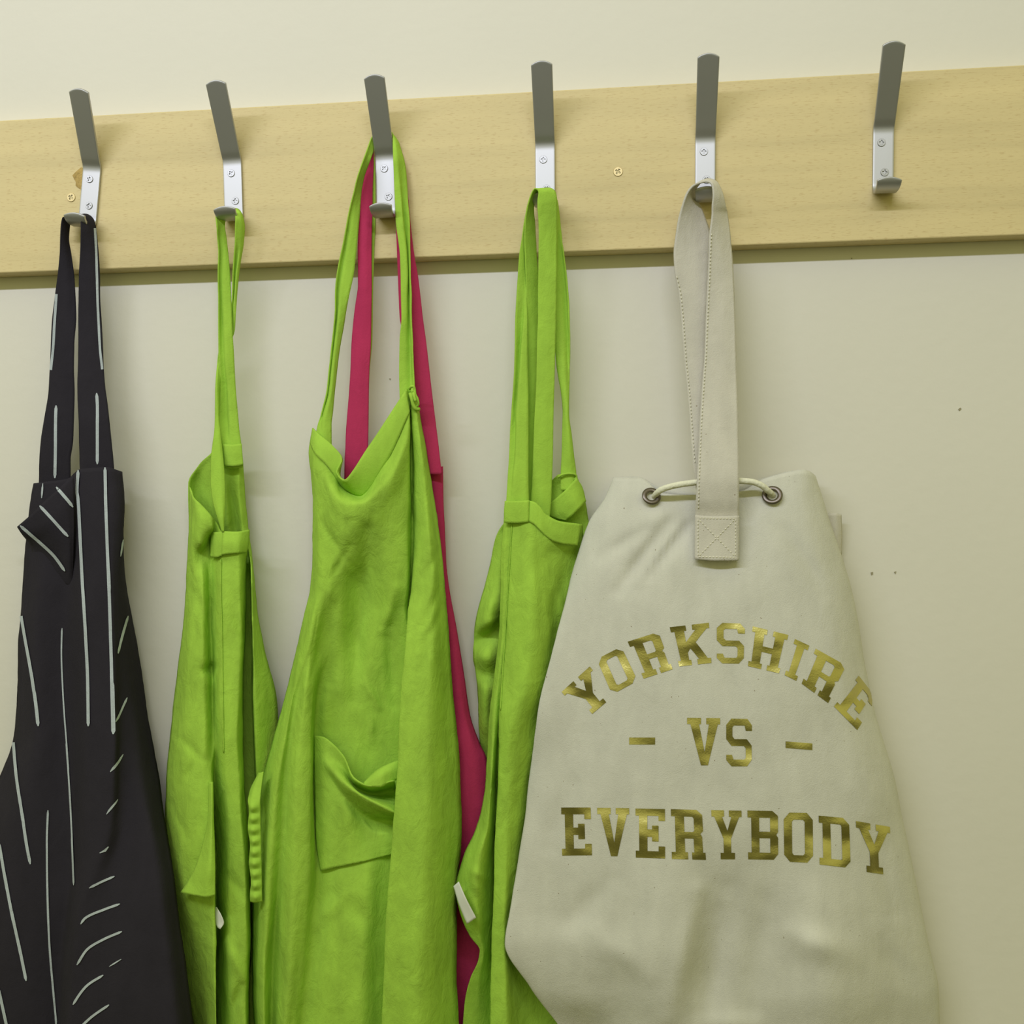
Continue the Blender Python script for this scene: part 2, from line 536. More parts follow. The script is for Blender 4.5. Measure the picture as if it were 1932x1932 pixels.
navy = thing('apron', P(150, 1700, 10), 'navy apron with pale pinstripes hanging from the leftmost hook', 'apron', None)
nb = loft('body', [
    [(64, 912, 24), (85, 909, 31), (128, 903, 30), (150, 885, 42), (200, 881, 45), (222, 887, 40), (231, 890, 33), (232, 892, 18)],
    (950, [(57, 24), (85, 32), (132, 33), (150, 46), (201, 50), (226, 45), (236, 36), (236, 18)]),
    (1010, [(50, 22), (85, 34), (130, 34), (152, 48), (203, 52), (222, 48), (233, 38), (232, 18)]),
    (1080, [(44, 20), (84, 36), (128, 34), (156, 50), (205, 55), (220, 50), (231, 38), (236, 16)]),
    (1150, [(40, 20), (75, 38), (122, 34), (159, 54), (208, 58), (222, 52), (236, 38), (246, 16)]),
    (1215, [(35, 20), (70, 40), (118, 34), (163, 56), (210, 60), (225, 52), (243, 38), (259, 14)]),
    (1300, [(33, 20), (68, 44), (120, 36), (167, 60), (212, 64), (226, 54), (248, 42), (272, 14)]),
    (1390, [(25, 20), (72, 48), (125, 40), (168, 64), (213, 68), (228, 58), (260, 46), (287, 18)]),
    (1465, [(-2, 20), (60, 52), (125, 44), (166, 68), (211, 72), (228, 62), (265, 54), (300, 26)]),
    (1560, [(-45, 22), (40, 58), (130, 50), (160, 72), (203, 78), (232, 68), (280, 66), (313, 40)]),
    (1640, [(-75, 24), (30, 62), (130, 54), (150, 76), (180, 84), (222, 76), (290, 76), (327, 56)]),
    (1720, [(-95, 24), (25, 66), (122, 58), (138, 78), (155, 88), (229, 84), (300, 86), (337, 64)]),
    (1820, [(-115, 24), (20, 70), (112, 60), (128, 80), (145, 92), (233, 92), (312, 92), (350, 70)]),
    (1960, [(-140, 24), (20, 74), (108, 62), (118, 82), (130, 94), (233, 98), (325, 98), (367, 74)]),
], M_navy, navy, per_u=7, step_v=7, wr=0.8)
nstrap = loft('neck_strap', strap_rows([
    (935, 72, 131, 20, 22), (905, 74, 133, 22, 24), (870, 75, 133, 25, 26), (830, 78, 138, 27, 28), (785, 85, 139.4, 28, 29), (740, 92, 140.4, 28, 29), (700, 94.5, 139.5, 28, 29),
    (650, 96.5, 140, 28, 29), (600, 99, 143.8, 29, 28), (560, 104, 142.6, 31, 28), (520, 109, 140, 33, 27), (480, 112.5, 134, 35, 27),
    (450, 114, 129.6, 38, 28), (425, 115.5, 131.7, 41, 29), (410, 119, 134, 43, 30),
    (130, 409, 145, 405, 38, 28), (141, 409, 152, 405, 37, 27), (150, 409, 160, 404, 38, 27),
    (153, 405, 166, 405, 46, 31), (152.5, 413, 176, 414, 44, 32), (430, 152.6, 180.5, 43, 31), (450, 152, 183, 41, 30), (480, 151, 186, 38, 29), (520, 149, 188.5, 36, 29),
    (560, 148.5, 189, 35, 29), (600, 148, 191.5, 34, 29), (650, 148, 194, 34, 30), (690, 147.5, 195.5, 34, 31), (730, 146.5, 198.5, 35, 33),
    (760, 147, 202.7, 36, 35), (800, 149, 207, 38, 37), (840, 149.5, 211, 37, 37), (882, 150.5, 215, 37, 36), (915, 151, 217, 36, 34)]),
    M_navy, navy, per_u=6, step_v=5, thick=1.2, wr=0.5)
nflap = loft('folded_corner', [
    [(139, 896, 45), (110, 922, 52), (80, 949, 52), (57, 972, 48), (32, 994, 42)],
    [(140, 930, 47), (118, 952, 53), (92, 975, 53), (68, 994, 48), (40, 1006, 40)],
    [(140, 985, 47), (126, 1000, 50), (104, 1016, 48), (80, 1020, 42), (50, 1019, 34)],
    [(138, 1070, 40), (130, 1070, 42), (112, 1064, 38), (88, 1052, 34), (58, 1030, 29)],
    [(136, 1110, 34), (130, 1108, 34), (116, 1100, 33), (92, 1085, 30), (64, 1060, 25)],
], M_navy, navy, per_u=6, step_v=6, wr=0.5)
bv = bvh_of(nb, nstrap, nflap)
stripes = [
    [(149, 887), (147, 928), (149, 943), (152, 1000), (157, 1100), (163, 1200), (167, 1290), (168, 1370)],
    [(199, 882), (200, 935), (202, 1000), (206, 1100), (210, 1218), (212, 1300), (214, 1385)],
    [(39.5, 1150), (48, 1200), (62, 1280), (70, 1340), (73, 1370)],
    ([(118, 1185), (117, 1230), (120, 1310), (128, 1420), (135, 1530), (139, 1620), (141, 1670)], 3.5),
    [(26, 1388), (32, 1460), (42, 1530), (52, 1600), (58, 1630)],
    ([(91, 1528), (89, 1590), (90, 1680), (93, 1770), (100, 1860), (108, 1945)], 3.8),
    [(0, 1590), (10, 1650), (25, 1730), (40, 1800), (50, 1850)],
    [(-2, 1862), (15, 1940)],
    ([(240, 1162), (232, 1190), (221, 1233)], 4.5), ([(239, 1316), (228, 1340), (217, 1362)], 4), ([(232, 1423), (209, 1456)], 4), ([(221, 1508), (202, 1536)], 3.2),
    ([(204, 1597), (200, 1603), (189, 1609)], 4), ([(217, 1653), (190, 1664), (169, 1675)], 4.2),
    ([(227, 1705), (199, 1715), (160, 1733), (153, 1743)], 4.5), ([(231, 1757), (200, 1770), (165, 1791), (146, 1820)], 4.5), ([(230, 1809), (207, 1823)], 2.5),
    ([(196, 1839), (165, 1859), (148, 1880), (139, 1895)], 4.5), ([(207, 1895), (175, 1917), (154, 1936)], 4.5),
    ([(231, 1018), (226, 1050)], 3),
    # straps
    ([(176.5, 412), (178.5, 440), (181, 480), (182.5, 520), (184, 570), (187, 625), (189, 660), (192.5, 690), (196, 722)], 4.6),
    [(183, 742), (184.5, 770), (184.5, 820), (184.5, 876)],
    ([(109, 530), (106.5, 570), (104, 610), (102, 650), (98, 690), (94.5, 722), (91, 748)], 5),
    [(107, 765), (106, 790), (105.5, 850), (104.5, 902)],
    # folded corner
    [(107, 919), (122, 937), (137, 957)], [(76, 954), (100, 980), (129, 1012)], [(39, 991), (80, 1026), (103, 1048), (124, 1077)],
    ([(82, 912), (80, 940)], 3)]
ribbons('pinstripes', bv, stripes, 5.6, M_stripe, navy, off=1.0)

# ------------------------------------------------------------------ lime apron one (second hook)
g1 = thing('apron.001', P(400, 1700, 10), 'narrow folded lime green apron hanging second from left, beside the navy apron', 'apron', 'lime green aprons')
g1b = loft('back_panel', [
    [(400, 852, 26), (406, 850, 28), (415, 846, 28), (430, 842, 28), (440, 842, 28), (448, 842, 28), (456, 842, 24)],
    [(372, 882, 24), (385, 882, 22), (405, 884, 24), (425, 884, 27), (440, 884, 27), (450, 884, 27), (460, 882, 20)],
    [(357, 914, 26), (372, 918, 16), (400, 918, 20), (426, 920, 27), (436, 920, 23), (450, 920, 27), (463, 920, 18)],
    (960, [(358, 26), (375, 14), (400, 18), (428, 27), (440, 20), (453, 27), (466, 18)]),
    (1003, [(360, 24), (375, 14), (400, 16), (430, 22), (445, 16), (458, 25), (470, 18)]),
    (1060, [(358, 20), (380, 10), (410, 8), (440, 4), (470, 6), (474, 34), (478, 24)]),
    (1150, [(350, 18), (380, 10), (410, 6), (440, 3), (473, 5), (476, 40), (486, 24)]),
    (1218, [(342, 18), (380, 10), (410, 6), (445, 3), (475, 4), (478, 42), (498, 24)]),
    (1320, [(330, 18), (380, 10), (410, 6), (450, 3), (476, 4), (480, 38), (522, 18)]),
    (1420, [(325, 18), (380, 10), (410, 6), (455, 3), (480, 4), (483, 32), (528, 10)]),
    (1600, [(330, 18), (380, 10), (410, 6), (460, 4), (486, 4), (490, 18), (540, 6)]),
    (1960, [(380, 16), (400, 10), (420, 6), (460, 4), (490, 4), (500, 8), (530, 6)]),
], M_green, g1, per_u=6, step_v=8, seed=3)
g1f = loft('front_panel', [
    [(357, 918, 27), (364, 936, 38), (380, 952, 44), (398, 972, 46), (407, 984, 40), (420, 1003, 42), (448, 1003, 43), (470, 1000, 32)],
    [(356, 960, 26), (366, 972, 40), (382, 985, 50), (400, 993, 48), (404, 1006, 36), (421, 1024, 46), (450, 1024, 46), (470, 1022, 32)],
    [(355, 1000, 25), (365, 1010, 42), (378, 1022, 48), (393, 1016, 36), (399, 1030, 24), (420, 1046, 46), (449, 1044, 46), (467, 1043, 32)],
    [(354, 1040, 25), (365, 1045, 38), (378, 1046, 34), (392, 1044, 30), (399, 1052, 28), (418, 1062, 44), (448, 1060, 45), (465, 1060, 30)],
    (1100, [(351, 24), (365, 38), (382, 43), (395, 30), (400, 30), (417, 46), (450, 46), (464, 28)]),
    (1180, [(344, 24), (362, 42), (382, 46), (397, 30), (403, 34), (419, 48), (453, 46), (463, 26)]),
    (1260, [(334, 24), (356, 44), (382, 50), (400, 32), (405, 38), (420, 50), (450, 50), (461, 26)]),
    (1340, [(325, 24), (352, 46), (384, 53), (401, 38), (406, 42), (421, 53), (448, 52), (460, 26)]),
    (1400, [(320, 24), (348, 48), (385, 56), (402, 44), (409, 44), (425, 55), (446, 54), (460, 28)]),
    (1460, [(314, 24), (345, 50), (380, 58), (399, 54), (405, 36), (428, 55), (450, 54), (462, 30)]),
    (1530, [(311, 24), (345, 52), (380, 60), (400, 60), (405, 26), (430, 54), (452, 55), (466, 32)]),
    (1600, [(314, 24), (345, 54), (375, 60), (404, 62), (407, 20), (432, 54), (458, 56), (472, 22)]),
    (1680, [(322, 24), (350, 54), (378, 58), (404, 62), (407, 16), (432, 54), (462, 56), (474, 20)]),
    (1760, [(335, 24), (365, 46), (386, 52), (405, 60), (407, 12), (434, 52), (464, 55), (474, 20)]),
    (1860, [(352, 24), (378, 44), (390, 52), (406, 60), (407, 10), (440, 54), (464, 50), (471, 20)]),
    (1960, [(370, 24), (388, 44), (394, 52), (408, 60), (408, 10), (436, 50), (462, 54), (472, 22)]),
], M_green, g1, per_u=8, step_v=5, seed=1, creases=(
    (386, 1264, 404, 1258, 9, -9), (392, 1280, 400, 1300, 8, 3), (330, 1385, 385, 1435, 8, -2.5), (345, 1480, 372, 1430, 7, -2.5), (328, 1520, 352, 1580, 6, -3), (370, 1120, 388, 1180, 8, -3),
    (372, 1100, 352, 1180, 8, -2), (440, 1150, 456, 1200, 7, -2.5), (430, 1650, 462, 1690, 10, -3), (425, 1780, 470, 1860, 10, 4), (455, 1860, 430, 1925, 8, -4)))
loft('neck_strap', [
    [(423, 884, 32), (434, 884, 33), (441, 884, 33), (459, 882, 31)],
    [(419, 838, 31), (431, 838, 31), (436, 838, 31), (455, 836, 30)],
    [(415, 815, 30), (430, 815, 28), (435, 815, 31), (452, 815, 30)],
    [(412, 780, 29), (428, 780, 25), (434, 780, 31), (449, 780, 29)],
    [(414, 740, 29), (427, 740, 25), (432, 740, 31), (445.5, 740, 29)],
    [(414, 700, 30), (424, 700, 27), (429, 700, 32), (443, 700, 29)],
    [(412.5, 660, 32), (421, 660, 29), (426, 660, 33), (441, 660, 30)],
    [(412.5, 620, 33), (419, 620, 29), (425, 620, 33), (438.5, 620, 31)],
    [(412.5, 580, 34), (418, 580, 30), (424, 580, 33), (437, 580, 31)],
    [(411.8, 540, 35), (416, 540, 31), (423, 540, 33), (435.5, 540, 31)],
    [(411.5, 510, 36), (416, 510, 32), (424, 510, 33), (433.5, 510, 31)],
    [(412.5, 480, 37), (416, 480, 33), (424, 480, 33), (430.5, 480, 31)],
    [(410.5, 450, 39), (415, 450, 35), (421, 450, 34), (427, 450, 31)],
    [(409, 425, 42), (413, 425, 38), (418, 425, 35), (424, 425, 32)],
    [(407, 408, 41), (412, 407, 38), (420, 405, 36), (428, 404, 32)],
    [(420, 400, 39), (424, 399, 37), (430, 394, 36), (436, 393, 31)],
    [(436, 400, 39), (438, 399, 37), (442, 394, 36), (448, 394, 31)],
    [(443.5, 404, 41), (447, 403, 39), (452, 402, 38), (456.5, 404, 31)],
    [(444.5, 416, 44), (449, 415, 42), (455, 415, 39), (460, 416, 33)],
    [(444, 430, 43), (449, 430, 41), (456, 430, 38), (461.5, 430, 33)],
    [(443.5, 460, 40), (448, 460, 38), (454, 460, 36), (459.5, 460, 32)],
    [(441.5, 490, 37), (446, 490, 33), (450, 490, 35), (454.5, 490, 31)],
    [(439.8, 520, 35), (443, 520, 31), (446, 520, 33), (450.5, 520, 30)],
    [(438.5, 560, 32), (441, 560, 29), (443, 560, 31), (446.8, 560, 29)],
    [(430, 620, 27), (434, 620, 27), (438, 620, 27), (443, 620, 27)],
    [(412, 665, 28), (417, 665, 27), (422, 665, 26), (428, 665, 25)],
    [(408.6, 700, 31), (411, 700, 31), (413, 700, 30), (418, 700, 28)],
    [(406.5, 740, 33), (409, 740, 34), (411, 740, 33), (414, 740, 30)],
    [(406, 785, 35), (409, 785, 36), (411, 785, 36), (413.5, 785, 34)],
    [(404.5, 815, 37), (408, 815, 38), (412, 815, 38), (415.5, 815, 37)],
    [(401, 840, 38), (407, 840, 40), (413, 840, 40), (418.5, 840, 38)],
    [(398, 870, 40), (406, 870, 42), (415, 870, 42), (421.5, 870, 40)],
    [(397.5, 905, 42), (406, 905, 44), (416, 905, 44), (424, 905, 42)],
    [(401, 940, 44), (409, 940, 46), (417, 940, 46), (424.5, 940, 44)],
    [(410, 975, 46), (415, 975, 48), (420, 975, 48), (423.5, 975, 46)],
    [(419, 1004, 46), (420, 1004, 46), (421, 1004, 46), (422.5, 1004, 46)],
], M_green_tag, g1, per_u=4, step_v=4, thick=1.0, wr=0.4, seed=5)
def patch(name, rows, mat, parent, thick=1.6, wr=0.4, seed=0.0, per_u=6):
    return loft(name, rows, mat, parent, per_u=per_u, step_v=4, thick=thick, wr=wr, seed=seed)
patch('strap_end', [[(421, 838, 34), (438, 839, 35), (456, 837, 33)], [(422, 858, 34.5), (440, 859, 35.5), (457.5, 857, 33)], [(424, 879, 34.5), (441, 880, 35.5), (459, 877, 33)]], M_green_tag, g1, thick=2.0)
patch('front_hem', [[(420, 1002, 45), (446, 1003, 46.5), (471, 999, 36)], [(419, 1026, 48.5), (447, 1026, 49), (470, 1022, 36)], [(418, 1047, 48), (447, 1044, 48), (466, 1043, 36)]], M_green_tag, g1, thick=1.6)
patch('side_hem', [[(397, 1003, 36), (408, 1004, 44), (420, 1003, 45)], [(396, 1030, 36), (407, 1030, 45), (420, 1026, 47)], [(396, 1051, 36), (407, 1052, 45), (419, 1048, 47)]], M_green_tag, g1, thick=1.6)
patch('turned_hem', [
    [(394, 1475, 57), (399, 1475, 61), (400, 1475, 61), (402, 1475, 60)],
    [(392, 1540, 62), (396, 1540, 67), (400, 1540, 69), (404, 1540, 66)],
    [(380, 1600, 64), (390, 1602, 70), (398, 1602, 73), (405.5, 1602, 70)],
    [(366, 1640, 64), (382, 1646, 71), (395, 1648, 76), (406, 1648, 73)],
    [(352, 1666, 62), (376, 1672, 70), (392, 1674, 75), (406, 1670, 73)],
    [(340, 1684, 62), (370, 1690, 70), (390, 1693, 75), (406, 1689, 73)]], M_green_tag, g1, thick=1.8, seed=8)
lb = patch('care_label', [[(405, 1712, 56), (408, 1712, 58)], [(405, 1726, 56), (417, 1727, 60)], [(406, 1742, 56), (422, 1742, 60)], [(410, 1750, 57), (415, 1753, 60)]], M_label, g1, thick=0.5, wr=0.3)
tag(lb, 'white fabric care label')
bv = bvh_of(g1f)
ribbons('seam', bv, [[(418, 1055), (417, 1100), (419, 1180), (420, 1260), (421, 1340), (423, 1420)]], 2.0, M_green, g1, off=0.6, thick=1.0)

# ------------------------------------------------------------------ pink apron behind (third hook)
pk = thing('apron.002', P(760, 1700, 10), 'raspberry pink apron hanging mostly hidden behind the lime apron on the third hook', 'apron')
loft('body', [
    [(640, 906, 18), (690, 903, 20), (740, 896, 14), (792, 886, 16), (815, 882, 20), (836, 880, 17)],
    (940, [(632, 16), (690, 14), (740, 8), (798, 10), (818, 18), (837, 15)]),
    (1000, [(625, 14), (690, 10), (740, 6), (802, 8), (822, 18), (839.5, 14)]),
    (1060, [(620, 12), (690, 8), (740, 6), (806, 8), (828, 18), (842, 14)]),
    (1110, [(615, 12), (690, 8), (740, 6), (808, 8), (834, 18), (848, 14)]),
    (1190, [(605, 10), (690, 8), (740, 6), (815, 10), (848, 18), (862.5, 14)]),
    (1280, [(600, 12), (690, 12), (740, 4), (820, 16), (860, 19), (877, 14)]),
    (1350, [(600, 12), (690, 12), (740, 4), (830, 18), (872, 20), (888, 12)]),
    (1400, [(600, 12), (690, 12), (740, 4), (850, 22), (886, 22), (905, 12)]),
    (1430, [(600, 12), (690, 12), (740, 4), (860, 20), (890, 22), (918, 14)]),
    (1500, [(600, 12), (690, 12), (740, 4), (866, 20), (896, 20), (925, 14)]),
    (1640, [(600, 12), (690, 12), (740, 4), (866, 12), (896, 12), (920, 10)]),
    (1720, [(600, 8), (690, 8), (740, 4), (860, 4.5), (890, 4.5), (915, 4.5)]),
    (1960, [(600, 10), (690, 10), (740, 8), (860, 6), (890, 6), (910, 6)]),
], M_pink, pk, per_u=5, step_v=8, wr=0.7, seed=11)
loft('neck_strap', strap_rows([
    (940, 650, 692, 24, 24), (905, 650, 693.5, 24, 24), (870, 650.5, 694, 24, 24), (840, 652, 694.5, 24, 24), (820, 652.5, 695, 24, 24), (780, 655.5, 695.5, 24, 24), (740, 659, 696, 24, 24),
    (700, 661.5, 697, 24, 24), (660, 663, 699.5, 24, 24), (620, 665.5, 700.5, 25, 24), (580, 670, 701, 25, 25), (560, 673, 701.3, 25, 25),
    (540, 675.5, 701.5, 26, 25), (520, 675.5, 701.3, 26, 25), (480, 675, 701, 27, 25), (440, 676, 701.5, 28, 26), (400, 679.5, 702.5, 29, 25),
    (360, 681, 703, 28, 24.5), (330, 684, 704, 27, 24), (305, 690, 704.5, 26, 23), (288, 696, 704, 24.5, 22), (277, 702, 706, 23.5, 21.5),
    (714, 270, 716, 273, 23.5, 21.3), (731, 270, 732, 273, 23.5, 21.3),
    (744, 276, 747, 280, 24, 21.5), (746, 290, 754, 295, 25, 22), (745, 320, 762, 322, 29, 25), (360, 746, 768, 27, 24), (400, 747, 772.5, 25, 23), (440, 748, 776.5, 24, 23), (480, 749.5, 781.5, 23, 23),
    (520, 751, 788.5, 23, 22), (560, 752.5, 793.5, 22, 22), (600, 754.5, 798, 22, 22), (640, 764, 803.5, 22, 22), (700, 772, 810.5, 22, 22), (740, 778, 815, 22, 22),
    (800, 786, 822.5, 23, 23), (840, 790, 827.5, 24, 24), (872, 794, 831, 24, 25), (895, 800, 834, 24, 25)]),
    M_pink, pk, per_u=6, step_v=5, thick=1.1, wr=0.35, seed=13)

# ------------------------------------------------------------------ lime apron two (third hook), with pocket
g2 = thing('apron.003', P(680, 1700, 10), 'wide lime green apron with a sagging pocket, hanging from the third hook', 'apron', 'lime green aprons')
g2b = loft('body', [
    [(589, 808, 22), (594, 812, 28), (602, 820, 33), (615, 832, 38), (628, 842, 42), (645, 866, 44), (635, 889, 48), (650, 907, 50), (695, 843, 47), (767, 734, 43), (771, 733, 32), (776, 732, 37), (780, 735, 38), (784, 741, 29)],
    [(585, 830, 22), (589, 838, 30), (595, 850, 37), (605, 860, 42), (616, 870, 45), (634, 892, 42), (645, 913, 36), (676, 932, 34), (728, 862, 46), (772, 772, 44), (774, 776, 28), (777, 776, 39), (785, 778, 40), (791, 775, 29)],
    [(582, 856, 22), (586, 866, 30), (592, 885, 39), (602, 900, 46), (614, 917, 51), (635, 942, 59), (656, 953, 61), (684, 950, 61), (735, 902, 60), (773, 832, 46), (776, 840, 26), (780, 840, 39), (793, 840, 43), (803, 840, 29)],
    [(587, 900, 22), (590, 912, 30), (596, 930, 39), (606, 948, 46), (618, 967, 51), (642, 988, 56), (662, 993, 57), (692, 985, 55), (740, 950, 52), (772, 900, 44), (777, 905, 26), (783, 905, 39), (800, 905, 45), (813, 905, 29)],
    [(590, 1000, 22), (594, 1005, 32), (602, 1012, 42), (612, 1022, 46), (624, 1034, 47), (645, 1046, 46), (670, 1048, 43), (700, 1042, 42), (740, 1020, 46), (769, 1000, 42), (778, 1000, 26), (788, 1000, 41), (808, 1000, 50), (828, 1000, 29)],
    (1110, [(585, 22), (591, 34), (600, 44), (610, 47), (622, 46), (645, 35), (672, 25), (700, 27), (738, 38), (767, 36), (775, 24), (779, 47), (815, 55), (840, 29)]),
    (1150, [(577, 22), (584, 36), (594, 47), (604, 46), (616, 41), (640, 32), (668, 24), (700, 25), (735, 30), (762, 30), (771, 22), (770, 50), (812, 58), (844, 29)]),
    (1220, [(560, 23), (570, 40), (582, 50), (592, 46), (603, 36), (630, 29), (660, 22), (700, 25), (735, 23), (775, 22), (780, 14), (764, 56), (810, 62), (849, 29)]),
    (1300, [(541, 24), (555, 44), (563, 43), (576, 54), (591, 47), (603, 28), (650, 26), (700, 23), (735, 20), (775, 18), (777, 12), (756, 60), (806, 65), (854, 29)]),
    (1400, [(513, 25), (536, 50), (546, 46), (566, 58), (587, 52), (596, 26), (650, 27), (700, 22), (735, 19), (772, 17), (773, 12), (751, 62), (803, 67), (863, 29)]),
    (1480, [(492, 26), (522, 54), (537, 47), (560, 60), (586, 54), (596, 29), (650, 31), (700, 25), (735, 21), (768, 18), (769, 12), (746, 63), (800, 69), (869, 29)]),
    (1560, [(484, 27), (514, 56), (534, 48), (558, 61), (586, 55), (598, 30), (650, 32), (700, 27), (735, 23), (762, 18), (763, 12), (740, 64), (797, 70), (871, 29)]),
    (1640, [(478, 28), (508, 56), (528, 46), (555, 61), (584, 55), (602, 36), (645, 40), (690, 42), (725, 33), (758, 24), (759, 12), (735, 64), (793, 70), (866, 29)]),
    (1730, [(477, 28), (504, 57), (521, 42), (550, 61), (576, 54), (598, 41), (640, 46), (685, 48), (718, 36), (752, 24), (753, 12), (729, 64), (790, 70), (862, 29)]),
    (1830, [(475, 28), (498, 57), (515, 38), (545, 60), (566, 53), (588, 43), (632, 48), (680, 49), (712, 36), (746, 24), (747, 12), (725, 64), (786, 70), (862, 29)]),
    (1960, [(481, 28), (498, 56), (512, 38), (535, 58), (552, 52), (572, 43), (622, 48), (675, 49), (710, 36), (742, 24), (743, 12), (720, 64), (784, 70), (866, 29)]),
], M_green, g2, per_u=8, step_v=5, thick=1.0, seed=21, creases=(
    (692, 1000, 668, 1320, 14, -6), (648, 1010, 640, 1300, 16, 4), (748, 1110, 722, 1190, 10, 4), (688, 1285, 716, 1335, 5, 3.5), (700, 1355, 702, 1398, 5, 3),
    (832, 1100, 800, 1180, 6, -3), (840, 1140, 795, 1222, 6, -3), (816, 1195, 794, 1268, 6, -2.5), (826, 1040, 800, 1090, 7, -2.5), (606, 985, 655, 1060, 7, -2.5), (660, 1030, 625, 1090, 6, -2),
    (735, 1180, 745, 1330, 10, -4), (618, 1300, 612, 1380, 8, 3.5), (640, 1690, 705, 1750, 18, -3.5), (600, 1740, 650, 1690, 14, 3), (815, 1440, 845, 1560, 12, -2.5), (790, 1700, 830, 1800, 16, 2.5), (835, 1280, 845, 1420, 7, -3)))
loft('neck_strap', [
    [(596, 850, 30), (603, 850, 33), (610, 850, 33), (626, 850, 30)],
    [(597, 820, 30), (605, 820, 33), (612, 820, 34), (625.5, 820, 31)],
    [(600.5, 800, 30), (606, 800, 31), (611, 800, 34), (625.5, 800, 31)],
    [(606, 780, 30), (610, 780, 28), (615, 780, 34), (627.5, 780, 30)],
    [(616, 740, 30), (620, 740, 27), (624, 740, 33), (631, 740, 29)],
    [(620.4, 700, 30), (624.5, 700, 27), (628, 700, 33), (635.5, 700, 29)],
    [(625, 660, 31), (629, 660, 28), (632, 660, 33), (640.5, 660, 29)],
    [(630, 620, 32), (633, 620, 28), (637, 620, 33), (648, 620, 29)],
    [(633, 580, 33), (636.5, 580, 29), (641, 580, 33), (654.5, 580, 30)],
    [(633, 550, 33), (638, 550, 29), (643, 550, 33), (660.5, 550, 31)],
    [(635.6, 520, 34), (642, 520, 30), (648, 520, 33), (667, 520, 31)],
    [(643, 480, 35), (649, 480, 31), (656, 480, 33), (672, 480, 31)],
    [(650.6, 440, 37), (655, 440, 33), (662, 440, 34), (675.5, 440, 31)],
    [(658.4, 400, 39), (662, 400, 36), (668, 400, 35), (679, 400, 31)],
    [(668.5, 360, 42), (671, 360, 39), (675, 360, 36), (682, 360, 30)],
    [(676, 330, 44), (678, 330, 41), (682, 330, 37), (688, 330, 30)],
    [(687, 297, 39), (689, 298, 37), (692, 300, 34), (698, 303, 31)],
    [(695, 275, 32), (697, 278, 30), (700, 281, 28), (704, 285, 25.5)],
    [(703, 257, 29.5), (704, 260, 28), (706, 263, 26.5), (708, 267, 25)],
    [(720, 251, 29), (721, 255, 27.5), (722, 259, 26), (722, 264, 24.5)],
    [(736, 248, 29), (737, 251, 27.5), (738, 255, 26), (740, 261, 24.5)],
    [(741, 254, 30), (743, 256, 29), (746, 259, 27), (750, 265, 24.5)],
    [(741.3, 280, 35), (746, 278, 35), (751, 279, 32), (756.5, 283, 25)],
    [(742, 305, 40), (749, 305, 39), (755, 305, 35), (763, 305, 28)],
    [(743.5, 340, 38), (752, 340, 38), (757, 340, 33), (767.5, 340, 29)],
    [(745, 380, 37), (757, 380, 37), (760, 380, 31), (770, 380, 30)],
    [(747, 420, 36), (760, 420, 37), (763, 420, 29), (773, 420, 31)],
    [(749.5, 440, 36), (762, 440, 36), (765, 440, 29), (773.5, 440, 31)],
    [(754.5, 480, 35), (766, 480, 35), (768, 480, 28), (774, 480, 32)],
    [(756, 520, 34), (768, 520, 34), (770, 520, 28), (774.5, 520, 33)],
    [(756.5, 560, 34), (767, 560, 33), (770, 560, 27), (776, 560, 33)],
    [(757.5, 600, 34), (767, 600, 32), (771, 600, 27), (776, 600, 33)],
    [(754, 640, 33), (765, 640, 31), (773, 640, 27), (778, 640, 34)],
    [(753, 700, 32), (763, 700, 31), (775, 700, 28), (780.5, 700, 35)],
    [(754, 745, 32), (764, 745, 32), (776, 745, 30), (783, 745, 36)],
    [(756, 775, 32), (764, 775, 32), (776, 775, 30), (784, 775, 34)],
], M_green_tag, g2, per_u=4, step_v=4, thick=1.0, wr=0.5, seed=23)
loft('waist_tie', strap_rows([
    (296, 703, 706.5, 21.3, 21), (330, 703, 708, 21.3, 21), (380, 702, 708.5, 21.3, 21), (420, 702, 708, 21.6, 21.2), (470, 701, 706, 21.4, 21), (540, 700, 704, 20.5, 20), (640, 698, 702.5, 19, 19), (700, 694, 697.5, 19, 19), (800, 690, 694, 19, 19), (880, 686, 691, 22, 22)], 0.3),
    M_green_tag, g2, per_u=3, step_v=8, thick=0.8, wr=0.2)
# rolled top corner of the bib
for k, (pts, r) in enumerate(((
    [(773, 734, 42), (776, 729, 45), (780, 729, 45), (782, 735, 44), (783, 744, 44), (787, 752, 44), (789, 762, 43), (785, 767, 42), (779, 762, 44), (778, 750, 45), (780, 742, 46), (782, 750, 47), (784, 757, 47)], 1.3),
    ([(774, 742, 44), (777, 752, 45), (780, 764, 44), (786, 772, 42), (791, 772, 40)], 1.8))):
    tube('rolled_corner', pts, r, M_green_tag, g2, nseg=8, step=2.5)
hem2 = patch('top_hem', [
    [(589, 807, 24), (602, 819, 35), (628, 841, 44), (645, 865, 46), (634.5, 889, 50), (650, 906, 52), (695, 842, 49), (765, 736, 44)],
    [(586.5, 822, 24), (596.5, 836, 38), (620, 858, 46), (638, 882, 45), (640, 905, 44), (664, 921, 44), (712, 852, 50), (769, 758, 46)],
    [(584.5, 836, 24), (592.5, 854, 39), (614, 875, 47), (632, 899, 44), (646, 921, 38), (684, 937, 37), (733, 866, 48), (773, 776, 46)],
], M_green_tag, g2, thick=1.0, seed=24, per_u=8)
